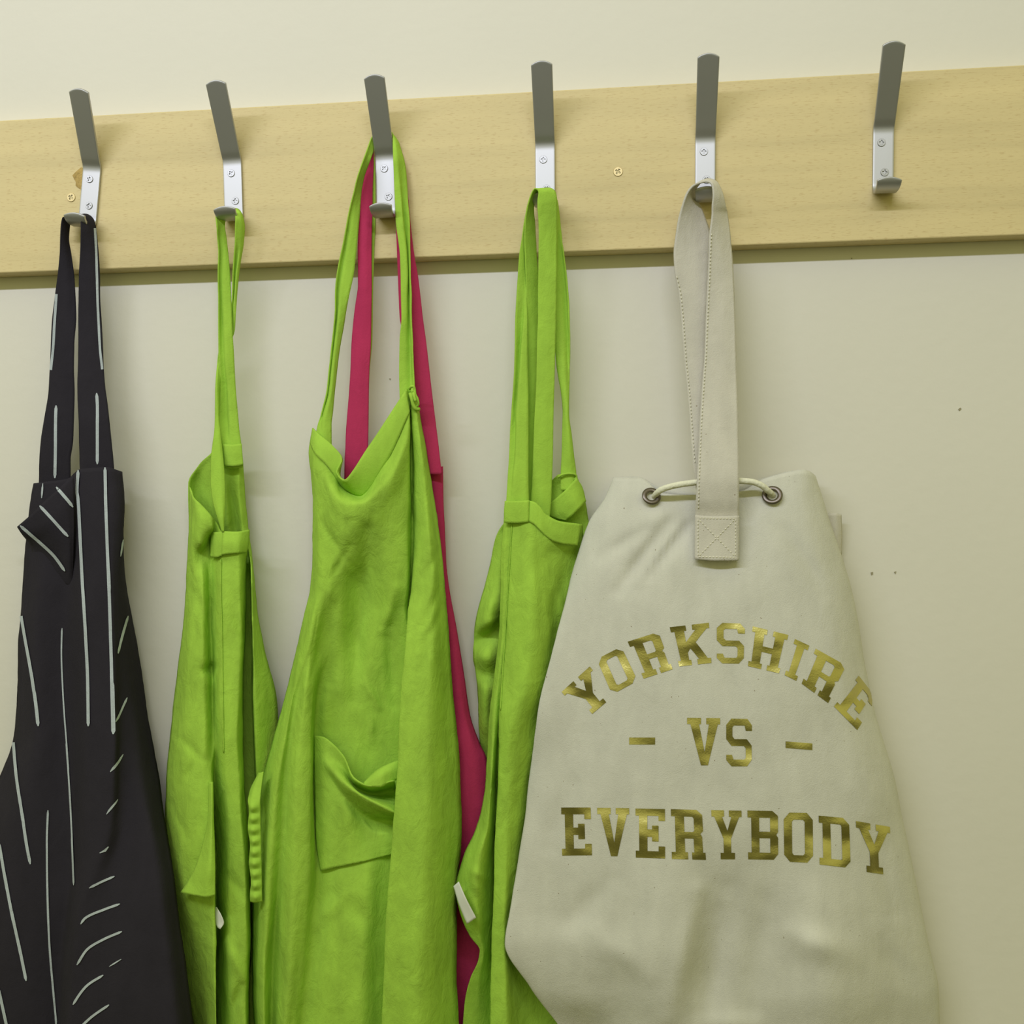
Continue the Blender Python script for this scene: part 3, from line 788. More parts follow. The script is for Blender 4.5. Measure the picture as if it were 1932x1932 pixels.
pocket = loft('pocket', [
    [(593, 1388, 36), (608, 1390, 39), (626, 1402, 42), (648, 1428, 47), (668, 1470, 54), (700, 1484, 58), (745, 1474, 55)],
    [(593, 1406, 36), (606, 1408, 39), (621, 1420, 41), (646, 1446, 43), (672, 1488, 36), (705, 1498, 27), (747, 1492, 24)],
    [(593, 1432, 36), (604, 1434, 39), (614, 1440, 43), (645, 1474, 54), (684, 1502, 61), (715, 1518, 66), (747, 1534, 62)],
    [(594, 1470, 36), (608, 1466, 39), (622, 1470, 40), (647, 1500, 42), (677, 1531, 34), (705, 1547, 27), (747, 1549, 24)],
    [(595, 1530, 36), (612, 1520, 40), (632, 1518, 42), (656, 1538, 45), (692, 1566, 36), (715, 1575, 36), (747, 1572, 34)],
    [(597, 1590, 36), (612, 1590, 40), (632, 1590, 42), (660, 1592, 42), (692, 1594, 39), (715, 1592, 37), (745, 1588, 35)],
    [(605, 1643, 39), (614, 1641, 41), (632, 1637, 42.5), (660, 1631, 43.5), (692, 1624, 42), (715, 1618, 38), (744, 1611, 34)],
], M_green, g2, per_u=7, step_v=4, thick=1.2, seed=27, wr=0.8)
patch('pocket_hem', [
    [(686, 1476, 51), (700, 1462, 52), (716, 1449, 52), (735, 1440, 50), (752, 1434, 47)],
    [(686, 1478, 54), (704, 1473, 57), (718, 1466, 58), (734, 1458, 55), (752, 1453, 50)],
    [(690, 1481, 55), (705, 1484, 58), (718, 1485, 58), (732, 1479, 55), (750, 1471, 50)]], M_green_tag, g2, thick=1.0, seed=29)
rip = []
for k in range(19):
    y = 1512 + k * 10.5
    rip.append([(468 + 0.03 * (y - 1512) + 1.5 * math.sin(k), y, 56 + 2.5 * (k % 2)), (476 + 0.03 * (y - 1512), y + 2, 60 + 3.5 * (k % 2)), (491 + 0.02 * (y - 1512), y, 58)])
loft('gathered_tie', [[(488, 1458, 44), (491, 1458, 48), (497, 1456, 50)], [(470, 1497, 48), (478, 1498, 56), (492, 1496, 56)]] + rip, M_green_tag, g2, per_u=6, step_v=2.5, thick=1.0, wr=0.5, seed=31)

# ------------------------------------------------------------------ lime apron three (fourth hook)
g3 = thing('apron.004', P(950, 1700, 10), 'lime green apron hanging from the fourth hook, partly behind the canvas bag', 'apron', 'lime green aprons')
loft('back_panel', [
    [(1052, 897, 30), (1062, 895, 30), (1072, 893, 30), (1082, 893, 28), (1089, 899, 22)],
    [(1010, 935, 16), (1040, 930, 22), (1065, 925, 28), (1084, 920, 27), (1098, 920, 18)],
    [(985, 960, 14), (1020, 955, 18), (1060, 950, 26), (1085, 946, 26), (1106, 948, 18)],
    [(950, 988, 22), (990, 985, 14), (1040, 980, 20), (1080, 976, 22), (1110, 976, 14)],
    (1012, [(936, 20), (960, 22), (1020, 14), (1070, 16), (1115, 14)]),
    (1060, [(926, 18), (950, 26), (1010, 12), (1060, 12), (1120, 12)]),
    (1110, [(914, 18), (940, 30), (1000, 12), (1060, 12), (1120, 12)]),
    (1150, [(903, 20), (925, 36), (960, 22), (1060, 12), (1120, 12)]),
    [(897, 1178, 20), (922, 1172, 36), (950, 1160, 22), (1060, 1180, 12), (1120, 1180, 12)],
    [(894, 1210, 16), (922, 1198, 14), (950, 1185, 12), (1060, 1205, 12), (1120, 1205, 12)],
    [(893, 1240, 18), (920, 1240, 32), (950, 1238, 20), (1060, 1240, 12), (1120, 1240, 12)],
    [(897, 1268, 16), (920, 1275, 18), (950, 1280, 14), (1060, 1270, 12), (1120, 1270, 12)],
    (1300, [(900.5, 16), (918, 28), (950, 18), (1060, 12), (1120, 12)]),
    (1360, [(902, 10), (916, 18), (950, 12), (1060, 12), (1120, 12)]),
    (1430, [(907, 2), (920, 2.5), (955, 10), (1060, 12), (1120, 8)]),
    (1600, [(915, 2), (930, 2), (960, 10), (1060, 12), (1120, 8)]),
    (1780, [(900, 2), (920, 2), (960, 8), (1060, 12), (1120, 8)]),
    (1960, [(880, 2), (910, 2), (960, 8), (1060, 12), (1120, 8)]),
], M_green, g3, per_u=7, step_v=6, seed=41)
g3f = loft('front_panel', [
    [(952, 945, 40), (957, 945, 41), (964, 945, 41), (967, 945, 42), (1005, 947, 45), (1030, 970, 44), (1062, 985, 41), (1100, 989, 26)],
    [(950, 990, 39), (957, 990, 42), (965, 990, 42), (968, 990, 43), (1003, 988, 47), (1027, 1006, 46), (1060, 1025, 37), (1102, 1030, 20)],
    (1050, [(946, 38), (954, 42), (962, 42), (965, 44), (1000, 50), (1018, 46), (1050, 35), (1112, 12)]),
    (1120, [(943, 36), (951, 42), (957, 42), (960, 44), (1002, 54), (1023, 48), (1050, 34), (1114, 9)]),
    (1200, [(939, 35), (947, 42), (953, 42), (956, 45), (1000, 57), (1031, 46), (1050, 30), (1114, 9)]),
    (1280, [(932, 34), (941, 43), (946, 42), (949, 48), (990, 59), (1028, 44), (1050, 28), (1114, 9)]),
    (1350, [(924, 33), (934, 44), (942, 38), (945, 52), (975, 61), (1010, 42), (1040, 26), (1114, 9)]),
    (1420, [(919, 32), (930, 46), (940, 30), (942, 51), (966, 58), (998, 46), (1030, 30), (1114, 9)]),
    (1490, [(914, 32), (926, 48), (937, 24), (938, 50), (959, 56), (984, 46), (1020, 24), (1100, 9)]),
    (1560, [(899, 33), (920, 52), (936, 20), (935, 48), (955, 52), (975, 46), (1010, 24), (1100, 9)]),
    (1620, [(874, 34), (905, 54), (935, 18), (932, 48), (953, 52), (970, 44), (1000, 24), (1100, 9)]),
    (1680, [(861, 36), (898, 54), (934, 16), (930, 48), (952, 52), (967, 42), (1000, 24), (1100, 9)]),
    (1735, [(872, 38), (902, 48), (933, 14), (928, 48), (950, 52), (965, 40), (1000, 24), (1100, 9)]),
    (1765, [(885, 36), (905, 40), (932, 13), (927, 48), (950, 52), (964, 38), (1000, 24), (1100, 9)]),
    (1795, [(905, 34), (912, 34), (931, 12), (926.5, 48), (950, 52), (964, 36), (1000, 22), (1100, 9)]),
    (1812, [(903, 32), (911, 31), (930, 12), (926, 48), (951, 52), (966, 36), (1000, 22), (1100, 9)]),
    (1845, [(888, 30), (904, 28), (930, 10), (925, 48), (952, 52), (968, 36), (1000, 20), (1100, 9)]),
    (1890, [(877, 26), (900, 24), (930, 10), (925, 48), (953, 52), (970, 36), (1000, 20), (1100, 9)]),
    (1960, [(872, 24), (898, 22), (930, 10), (924, 48), (954, 52), (972, 36), (1000, 20), (1100, 9)]),
], M_green, g3, per_u=8, step_v=5, seed=43, creases=(
    (1075, 1060, 1040, 1160, 9, -3), (1050, 1110, 1072, 1180, 8, 2.5), (985, 1150, 978, 1300, 8, -2.5), (968, 1330, 955, 1450, 6, 2.5), (880, 1670, 918, 1720, 9, -4), (885, 1640, 925, 1660, 8, 3)))
loft('neck_strap', [
    [(953, 985, 42), (960, 985, 44), (968, 985, 45), (997, 984, 44)],
    [(955.5, 942, 42), (962, 942, 43), (969, 942, 45), (997.5, 941, 44)],
    [(958, 900, 40), (966, 900, 41), (971, 900, 44), (997, 900, 43)],
    [(960.5, 860, 38), (970, 860, 38), (974, 860, 42), (997, 860, 41)],
    [(962, 820, 37), (972, 820, 36), (975, 820, 41), (997, 820, 40)],
    [(965, 780, 37), (972.5, 780, 34), (976, 780, 40), (997, 780, 39)],
    [(968, 740, 37), (975, 740, 33), (979, 740, 39), (997, 740, 38)],
    [(970.5, 700, 37), (978.5, 700, 33), (982, 700, 39), (996, 700, 37)],
    [(972, 660, 38), (981, 660, 33), (984, 660, 38), (995.5, 660, 37)],
    [(973, 600, 39), (985, 600, 35), (989, 600, 38), (995, 600, 38)],
    [(974.5, 560, 40), (987, 560, 38), (990, 560, 38), (993.5, 560, 38)],
    [(977, 520, 41), (984, 520, 40), (988, 520, 39), (992, 520, 38)],
    [(980, 480, 42), (985, 480, 41), (988, 480, 40), (990.5, 480, 38)],
    [(985, 450, 43), (988, 450, 42), (990, 450, 41), (992, 450, 38)],
    [(989.5, 420, 44), (991, 420, 43), (993, 420, 42), (995, 420, 38)],
    [(993.5, 398, 45), (995, 398, 44), (997, 398, 42), (1000, 398, 37)],
    [(1000, 374, 47), (1002, 374, 46), (1004, 373, 43), (1008, 372, 36)],
    [(1015, 361, 48), (1016, 361, 46), (1018, 361, 43), (1021, 361, 35)],
    [(1033, 362, 47), (1035, 362, 46), (1037, 363, 43), (1040, 364, 34)],
    [(1047, 374, 45), (1048, 374, 44), (1050, 375, 42), (1051, 377, 33)],
    [(1049, 395, 43), (1050.5, 395, 41), (1052, 395, 38), (1054, 395, 32)],
    [(1049, 420, 41), (1051, 420, 38), (1054, 420, 35), (1056.5, 420, 32)],
    [(1048, 450, 39), (1053, 450, 34), (1057, 450, 34), (1060, 450, 33)],
    [(1047, 480, 38), (1054, 480, 33), (1060, 480, 32), (1064, 480, 34)],
    [(1047, 520, 36), (1056, 520, 33), (1063.5, 520, 31), (1068.5, 520, 34)],
    [(1046, 560, 35), (1058, 560, 33), (1067, 560, 30), (1072, 560, 34)],
    [(1046, 600, 34), (1060, 600, 33), (1069, 600, 30), (1074, 600, 34)],
    [(1047, 640, 33), (1061, 640, 33), (1071, 640, 30), (1075, 640, 33)],
    [(1049, 680, 33), (1063, 680, 34), (1071, 680, 31), (1075, 680, 32)],
    [(1053, 710, 32), (1065, 710, 34), (1071, 710, 32), (1074.5, 710, 31)],
    [(1058.5, 740, 31), (1066, 740, 34), (1070, 740, 33), (1073.5, 740, 31)],
    [(1062, 780, 30), (1066, 780, 33), (1070, 780, 34), (1073, 780, 32)],
    [(1061, 820, 30), (1066, 820, 32), (1073, 820, 34), (1078, 820, 31)],
    [(1060, 860, 30), (1067, 860, 32), (1075, 860, 33), (1082.5, 860, 30)],
    [(1058, 897, 30), (1068, 897, 31), (1077, 897, 31), (1087, 897, 28)],
    [(1058, 925, 30), (1068, 925, 31), (1077, 925, 31), (1087, 925, 28)],
], M_green_tag, g3, per_u=4, step_v=4, thick=1.0, wr=0.4, seed=45)
loft('waist_tie', strap_rows([
    (985, 996, 1006, 22, 22), (940, 996, 1004, 24, 24), (900, 996, 1007, 25, 24), (840, 996, 1008, 26, 25), (760, 995, 1010, 28, 27), (700, 994, 1013, 30, 27), (640, 993.5, 1014.5, 33, 28),
    (560, 993, 1015.5, 38, 29), (520, 992, 1015, 40, 30), (480, 991, 1012.5, 42, 31), (450, 990.5, 1011, 44, 32), (420, 991, 1009, 47, 33), (396, 994, 1006, 50, 35), (376, 999, 1007, 53, 38),
    (1004, 362, 1010, 366, 55, 43), (1009, 355.5, 1016, 356, 57, 44), (1013.5, 357, 1036, 355, 58, 46), (1016, 363, 1047.5, 361, 58, 51), (1014, 380, 1050.5, 376, 57, 52), (1014, 392, 1050.5, 388, 56, 51), (1015.5, 410, 1050.5, 408, 54, 49),
    (440, 1016.5, 1050.5, 52, 46), (480, 1016, 1050, 49, 45), (520, 1015.5, 1050, 47, 44), (560, 1015, 1049.5, 45, 42), (600, 1015, 1049, 43, 41), (640, 1013.5, 1048, 42, 40),
    (700, 1012.5, 1046.5, 40, 38), (740, 1011, 1045.5, 39, 37), (800, 1008, 1044, 38, 36), (860, 1006, 1043, 37, 35), (900, 1004.5, 1041.5, 36, 34), (940, 1002, 1040, 35, 33), (985, 1000, 1036, 33, 30)], 1.0),
    M_green_tag, g3, per_u=6, step_v=4, thick=1.2, wr=0.7, seed=47)
patch('strap_end', [[(953, 945, 46.5), (975, 945, 48), (998, 944, 47)], [(951.5, 965, 46.5), (975, 966, 48.5), (998, 964, 47.5)], [(952, 986, 46), (975, 987, 48), (997.5, 985, 47.5)]], M_green_tag, g3, thick=2.2)
patch('top_hem', [
    [(997, 944, 46), (1008, 947, 47.5), (1019, 956, 47.5), (1030, 971, 46.5), (1048, 981, 45), (1066, 985, 43), (1096, 988.5, 33)],
    [(997, 962, 47), (1007, 966, 48.5), (1019, 978, 48.5), (1032, 993, 47), (1049, 1003, 45), (1068, 1008, 41.5), (1093, 1010, 33)],
    [(997, 984, 47.5), (1006, 988, 49), (1018, 999, 49), (1032, 1013, 46), (1048, 1023, 43), (1066, 1027, 40), (1090, 1029, 33)]], M_green_tag, g3, thick=1.4, seed=48)
tube('back_corner_roll', [(1053, 901, 32), (1060, 896, 34), (1072, 893.5, 34), (1082, 894, 33), (1088, 899, 30), (1084, 906, 30)], 1.0, M_green_tag, g3, nseg=8, step=3)
patch('back_hem', [
    [(1024, 958, 24), (1045, 943, 29), (1066, 925, 33), (1088, 902, 31)],
    [(1040, 976, 24), (1060, 960, 30), (1080, 942, 33), (1099, 920, 26)],
    [(1068, 983, 26), (1080, 972, 30), (1092, 960, 31), (1106, 946, 24)]], M_green_tag, g3, thick=1.2, seed=49)
lb = patch('care_label', [[(855.5, 1672, 52), (865, 1663.5, 55)], [(864, 1702, 53), (879, 1696, 58)], [(881, 1744, 53), (898, 1732, 56)]], M_label, g3, thick=0.6, wr=0.3)
tag(lb, 'white fabric care label')
bv = bvh_of(g3f)
ribbons('seam', bv, [[(966.5, 990), (963, 1050), (958.5, 1120), (954, 1200), (949, 1270), (945, 1340)]], 1.8, M_green, g3, off=0.6, thick=0.9)

# ------------------------------------------------------------------ canvas duffel bag (fifth hook)
bag = thing('duffel_bag', P(1350, 1800, 10), 'natural canvas duffel bag with gold lettering hanging from the fifth hook', 'bag')
CANV = ((1.7, (11, 11, 12), 2), (0.9, (28, 28, 26), 5), (0.18, (90, 90, 90), 1))
body = loft('body', [
    [(1180, 906, 10), (1157, 900, 25), (1207, 900, 36), (1250, 930, 42), (1300, 933, 42), (1350, 933, 42), (1400, 926, 42), (1440, 904, 42), (1515, 886, 37), (1539, 899, 24), (1530, 902, 6)],
    [(1172, 938, 13), (1141, 938, 27), (1200, 938, 43), (1250, 951, 45), (1300, 956, 45), (1350, 956, 45), (1400, 950, 45), (1445, 940, 46), (1510, 930, 43), (1549, 933, 24), (1538, 935, 6)],
    [(1147, 985, 17), (1109, 985, 29), (1180, 985, 46), (1240, 985, 52), (1300, 990, 47), (1350, 992, 47), (1400, 988, 50), (1450, 985, 52), (1520, 982, 47), (1563, 980, 24), (1553, 985, 5)],
    (1060, [(1124.5, 22), (1086.5, 31), (1152, 50), (1215, 54), (1290, 58), (1350, 56), (1405, 58), (1460, 58), (1540, 51), (1591, 24), (1580, 5)]),
    (1150, [(1100.5, 26), (1062.5, 43), (1132, 52), (1205, 60), (1285, 62), (1345, 63), (1410, 64), (1475, 62), (1560, 54), (1614.5, 24), (1602, 5)]),
    (1250, [(1074.0, 30), (1036, 50), (1112, 54), (1195, 62), (1280, 66), (1345, 67), (1415, 67), (1492, 65), (1578, 56), (1633, 24), (1620, 5)]),
    (1350, [(1050.5, 34), (1012.5, 53), (1095, 56), (1188, 65), (1277, 69), (1345, 70), (1420, 70), (1503, 67), (1596, 58), (1653, 25), (1640, 5)]),
    (1450, [(1038.0, 36), (1000, 47), (1085, 57), (1182, 67), (1274, 71), (1345, 72), (1425, 72), (1513, 69), (1615, 58), (1681, 25), (1666, 5)]),
    (1550, [(1028.0, 37), (990, 48), (1078, 58), (1178, 68), (1270, 73), (1345, 73), (1430, 73), (1523, 71), (1634, 58), (1704, 25), (1690, 5)]),
    (1650, [(1012.0, 38), (974, 50), (1066, 58), (1170, 68), (1272, 76), (1348, 71), (1435, 70), (1533, 74), (1652, 58), (1725, 25), (1708, 5)]),
    (1720, [(1000.0, 42), (962, 54), (1056, 58), (1164, 69), (1270, 79), (1350, 68), (1440, 68), (1540, 78), (1664, 57), (1739, 25), (1720, 5)]),
    [(985, 1782, 44), (951, 1782, 57), (1050, 1785, 62), (1158, 1788, 71), (1262, 1790, 81), (1350, 1790, 66), (1440, 1790, 67), (1545, 1788, 81), (1674, 1786, 57), (1752, 1785, 26), (1735, 1785, 5)],
    [(1030, 1862, 40), (1001, 1862, 50), (1070, 1870, 58), (1165, 1870, 64), (1254, 1870, 78), (1350, 1870, 64), (1445, 1870, 67), (1550, 1870, 82), (1680, 1870, 56), (1771, 1868, 26), (1750, 1868, 5)],
    [(1090, 1965, 30), (1069, 1965, 38), (1110, 1965, 38), (1180, 1965, 56), (1258, 1965, 70), (1350, 1965, 66), (1445, 1965, 64), (1550, 1965, 76), (1680, 1965, 52), (1775, 1965, 24), (1755, 1965, 5)],
], M_canvas, bag, per_u=8, step_v=7, thick=1.2, wrinkle=CANV, wr=1.0, seed=61, creases=(
    (1262, 985, 1165, 1115, 12, -4.5), (1300, 990, 1225, 1085, 10, -3.5), (1285, 985, 1200, 1100, 9, 2.5), (1215, 1000, 1135, 1050, 12, -3), (1480, 1000, 1560, 1120, 14, -3),
    (1318, 1680, 1262, 1920, 18, 4.5), (1370, 1680, 1330, 1910, 32, -6), (1440, 1700, 1420, 1900, 22, -3), (1500, 1765, 1590, 1800, 26, 6), (1340, 1925, 1420, 1940, 22, 4), (1080, 1480, 1040, 1600, 16, -3), (1150, 1660, 1080, 1740, 20, -3),
    (1120, 1760, 1220, 1840, 22, 3), (1640, 1560, 1690, 1720, 16, -3), (1660, 1780, 1720, 1860, 16, -3)))
loft('back_panel', [
    (920, [(1150, 12), (1350, 10), (1540, 8)]), (1060, [(1115, 21), (1350, 12), (1580, 5)]), (1250, [(1066, 29), (1350, 14), (1620, 5)]),
    (1450, [(1030, 35), (1350, 16), (1666, 5)]), (1650, [(1004, 37), (1350, 16), (1708, 5)]), (1782, [(980, 42), (1350, 20), (1735, 5)]), (1870, [(1036, 39), (1350, 18), (1750, 5)]), (1965, [(1086, 29), (1350, 16), (1755, 5)])],
    M_canvas, bag, per_u=5, step_v=20, thick=1.2, wrinkle=None)
loft('side_loop', [[(1556, 970, 14), (1575, 968, 16), (1588, 971, 12)], [(1558, 1005, 13), (1577, 1005, 15), (1589, 1005, 11)], [(1570, 1050, 12), (1580, 1050, 13), (1588, 1046, 10)]], M_canvas_strap, bag, per_u=5, step_v=5, thick=3.0, wr=0.5)
loft('back_rim', [[(1157, 901, 16), (1200, 899, 14), (1260, 925, 18), (1350, 930, 18), (1430, 905, 16), (1500, 888, 14), (1538, 900, 14)],
                  [(1145, 945, 12), (1200, 945, 10), (1260, 965, 14), (1350, 970, 14), (1430, 960, 12), (1500, 945, 10), (1545, 945, 12)]], M_canvas, bag, per_u=5, step_v=6, thick=1.2, wr=0.5)
bagstrap = loft('strap', strap_rows([
    (985, 1318, 1372, 46, 46), (940, 1315, 1368, 48, 48), (910, 1312, 1362, 49, 49), (883, 1308, 1358, 48, 48), (817, 1303, 1350, 44, 44), (750, 1298, 1345, 42, 41), (684, 1291, 1343, 40, 39), (601, 1284.6, 1342, 39, 37), (552, 1279.7, 1343, 39, 36),
    (520, 1274, 1344, 40, 35), (480, 1271, 1345, 41, 33), (440, 1275.5, 1340, 43, 31), (415, 1280, 1332, 45, 30), (400, 1284, 1326, 46, 30), (382, 1289, 1317, 48, 30), (364, 1296, 1311, 50, 31), (1306, 351, 1314, 354, 52, 32),
    (1320, 344.5, 1324, 342, 54, 31), (1332, 342.5, 1336, 338, 54, 31), (1340, 344, 1350, 342, 55, 36), (1344, 350, 1357, 351, 56, 44),
    (1345.5, 368, 1364, 369, 56, 46), (1343.5, 388, 1368, 388, 54, 43), (403, 1343, 1371, 52, 37), (446, 1338, 1377, 50, 38), (502, 1336, 1382, 48, 40), (585, 1332, 1386, 48, 43), (668, 1329, 1388.5, 49, 46), (734, 1324, 1390.5, 51, 49),
    (800, 1320, 1392.5, 55, 54), (866, 1317, 1394, 60, 60), (910, 1314.5, 1394, 63, 63), (940, 1313, 1394, 62, 62), (980, 1311.5, 1394, 58, 58), (1010, 1311, 1393.5, 58, 58), (1040, 1310.5, 1393, 60, 60), (1055, 1310.5, 1392.5, 61, 61)], 1.2),
    M_canvas_strap, bag, per_u=8, step_v=4, thick=1.8, wr=0.55, seed=63)
pat = patch('strap_end', [[(1311.5, 972, 61.5), (1352, 974, 62.5), (1394.5, 973, 61.5)], [(1311, 1012, 62), (1352, 1012, 63), (1394, 1012, 62)], [(1310.5, 1055, 64), (1352, 1058, 65), (1393, 1057.5, 64)]], M_canvas_strap, bag, thick=2.4, seed=64)
bv = bvh_of(bagstrap, pat)
def dashes(a, b, n, dx=0.0):
    out = []
    for k in range(n):
        t0 = (k + 0.2) / n; t1 = (k + 0.8) / n
        f = lambda t: (a[0] + (b[0] - a[0]) * t, a[1] + (b[1] - a[1]) * t)
        p, q = f(t0), f(t1)
        out.append([p, ((p[0] + q[0]) / 2, (p[1] + q[1]) / 2), q])
    return out
st = dashes((1318, 978), (1387, 979), 11) + dashes((1317, 979), (1317, 1050), 11) + dashes((1387, 979), (1387, 1050), 11) + dashes((1317, 1051), (1387, 1052), 11)
st += dashes((1319, 981), (1385, 1049), 14) + dashes((1385, 981), (1319, 1049), 14)
cl = [(1276, 520), (1284, 552), (1289, 601), (1295, 684), (1302, 750), (1307, 817), (1311.5, 875)]
for k in range(len(cl) - 1):
    st += dashes(cl[k], cl[k + 1], max(2, int(abs(cl[k+1][1] - cl[k][1]) / 6.5)))
cl = [(1341, 440), (1339, 502), (1335.5, 585), (1332, 668), (1327.5, 734), (1323.5, 800), (1320.5, 866), (1317.5, 960)]
for k in range(len(cl) - 1):
    st += dashes(cl[k], cl[k + 1], int(abs(cl[k+1][1] - cl[k][1]) / 6.5))
so = ribbons('stitching', bv, st, 2.0, M_thread, bag, off=1.3, thick=0.7, step=2.0)
tag(so, 'cream stitch line and crossed box', kind='stuff')

def eyelet(cx, cy, d, R, r, tiltx, tiltz):
    V = []; F = []
    nR, nr = 32, 10
    c = P(cx, cy, d)
    rot = Matrix.Rotation(tiltz, 3, 'Z') @ Matrix.Rotation(tiltx, 3, 'X')
    for i in range(nR):
        a = 2 * math.pi * i / nR
        for j in range(nr):
            b = 2 * math.pi * j / nr
            rr = R + r * math.cos(b)
            V.append(c + rot @ Vector((rr * math.cos(a), -r * 0.55 * math.sin(b), rr * math.sin(a))) / 1000)
    for i in range(nR):
        for j in range(nr):
            F.append((i*nr + j, i*nr + (j+1) % nr, ((i+1) % nR)*nr + (j+1) % nr, ((i+1) % nR)*nr + j))
    o = mesh_obj('eyelet', V, F, M_eyelet, bag)
    return tag(o, 'dark metal eyelet')
eyelet(1229, 936, 46, 6.3, 2.2, -0.45, 0.2)
eyelet(1457, 934, 48, 6.8, 2.2, -0.45, -0.15)
ro = tube('drawcord', [(1233, 939, 40), (1237, 933, 46), (1246, 925, 52), (1265, 918, 55), (1290, 913, 56), (1315, 910, 57), (1352, 906, 57), (1395, 907, 57), (1418, 909, 56), (1435, 915, 55), (1448, 925, 52), (1457, 933, 47), (1461, 939, 41)], 2.7, M_rope, bag, nseg=12, step=3)
tag(ro, 'cream cotton cord')

# --- the lettering
G = {}
G['E'] = ([(0,0),(1,0),(1,.24),(.78,.24),(.78,.14),(.4,.14),(.4,.42),(.56,.42),(.56,.34),(.78,.34),(.78,.66),(.56,.66),(.56,.57),(.4,.57),(.4,.86),(.78,.86),(.78,.76),(1,.76),(1,1),(0,1),(0,.86),(.12,.86),(.12,.14),(0,.14)], [])
G['V'] = ([(0,0),(.42,0),(.42,.13),(.36,.13),(.53,.72),(.66,.13),(.58,.13),(.58,0),(1,0),(1,.13),(.93,.13),(.63,1),(.42,1),(.1,.13),(0,.13)], [])
G['Y'] = ([(0,0),(.42,0),(.42,.13),(.35,.13),(.52,.42),(.66,.13),(.58,.13),(.58,0),(1,0),(1,.13),(.92,.13),(.63,.58),(.63,.87),(.75,.87),(.75,1),(.27,1),(.27,.87),(.38,.87),(.38,.58),(.09,.13),(0,.13)], [])
G['O'] = ([(.2,0),(.8,0),(1,.14),(1,.86),(.8,1),(.2,1),(0,.86),(0,.14)], [[(.28,.18),(.34,.14),(.66,.14),(.72,.18),(.72,.82),(.66,.86),(.34,.86),(.28,.82)]])
G['R'] = ([(0,0),(.8,0),(.97,.1),(.97,.42),(.88,.48),(.93,.54),(.93,.86),(1,.86),(1,1),(.6,1),(.6,.86),(.67,.86),(.67,.58),(.4,.58),(.4,.86),(.48,.86),(.48,1),(0,1),(0,.86),(.12,.86),(.12,.14),(0,.14)], [[(.4,.14),(.66,.14),(.7,.18),(.7,.42),(.66,.45),(.4,.45)]])
G['B'] = ([(0,0),(.82,0),(1,.1),(1,.43),(.94,.49),(1,.55),(1,.88),(.85,1),(0,1),(0,.86),(.12,.86),(.12,.14),(0,.14)], [[(.38,.14),(.74,.14),(.74,.43),(.38,.43)], [(.38,.56),(.74,.56),(.74,.86),(.38,.86)]])
G['D'] = ([(0,0),(.8,0),(1,.13),(1,.87),(.82,1),(0,1),(0,.86),(.12,.86),(.12,.14),(0,.14)], [[(.38,.14),(.7,.14),(.74,.17),(.74,.83),(.7,.86),(.38,.86)]])
G['S'] = ([(.2,0),(.83,0),(1,.13),(1,.25),(.76,.25),(.72,.14),(.3,.14),(.24,.18),(.24,.37),(.32,.43),(.8,.43),(.98,.56),(.98,.86),(.8,1),(.2,1),(0,.87),(0,.76),(.22,.76),(.28,.86),(.7,.86),(.75,.82),(.75,.62),(.68,.57),(.2,.57),(0,.43),(0,.13)], [])
G['H'] = ([(0,0),(.42,0),(.42,.13),(.35,.13),(.35,.43),(.66,.43),(.66,.13),(.59,.13),(.59,0),(1,0),(1,.13),(.92,.13),(.92,.87),(1,.87),(1,1),(.59,1),(.59,.87),(.66,.87),(.66,.57),(.35,.57),(.35,.87),(.42,.87),(.42,1),(0,1),(0,.87),(.09,.87),(.09,.13),(0,.13)], [])
G['I'] = ([(0,0),(1,0),(1,.13),(.76,.13),(.76,.87),(1,.87),(1,1),(0,1),(0,.87),(.24,.87),(.24,.13),(0,.13)], [])
G['K'] = ([(0,0),(.4,0),(.4,.13),(.34,.13),(.34,.42),(.64,.13),(.56,.13),(.56,0),(1,0),(1,.13),(.93,.13),(.6,.44),(.9,.87),(1,.87),(1,1),(.58,1),(.58,.87),(.64,.87),(.43,.58),(.34,.68),(.34,.87),(.4,.87),(.4,1),(0,1),(0,.87),(.09,.87),(.09,.13),(0,.13)], [])
G['-'] = ([(0,0),(1,0),(1,1),(0,1)], [])
bvb = bvh_of(body)
def smooth_normals(key):
    v, f = SURF[key]
    v = np.array([tuple(p) for p in v]); f = np.array(f)
    fn = np.cross(v[f[:, 2]] - v[f[:, 0]], v[f[:, 3]] - v[f[:, 1]])
    vn = np.zeros_like(v)
    for k in range(4): np.add.at(vn, f[:, k], fn)
    vn /= np.maximum(np.linalg.norm(vn, axis=1, keepdims=True), 1e-12)
    return v, f, vn
BV, BF, BN = smooth_normals(body.name)
def cloth_normal(p):
    _, _, idx, _ = bvb.find_nearest(p)
    q = BF[idx]
    wgt = 1.0 / (np.linalg.norm(BV[q] - np.array(tuple(p)), axis=1) + 1e-4) ** 2
    n = Vector((BN[q] * wgt[:, None]).sum(axis=0)).normalized()
    return n if n.dot(p - CAM) < 0 else -n
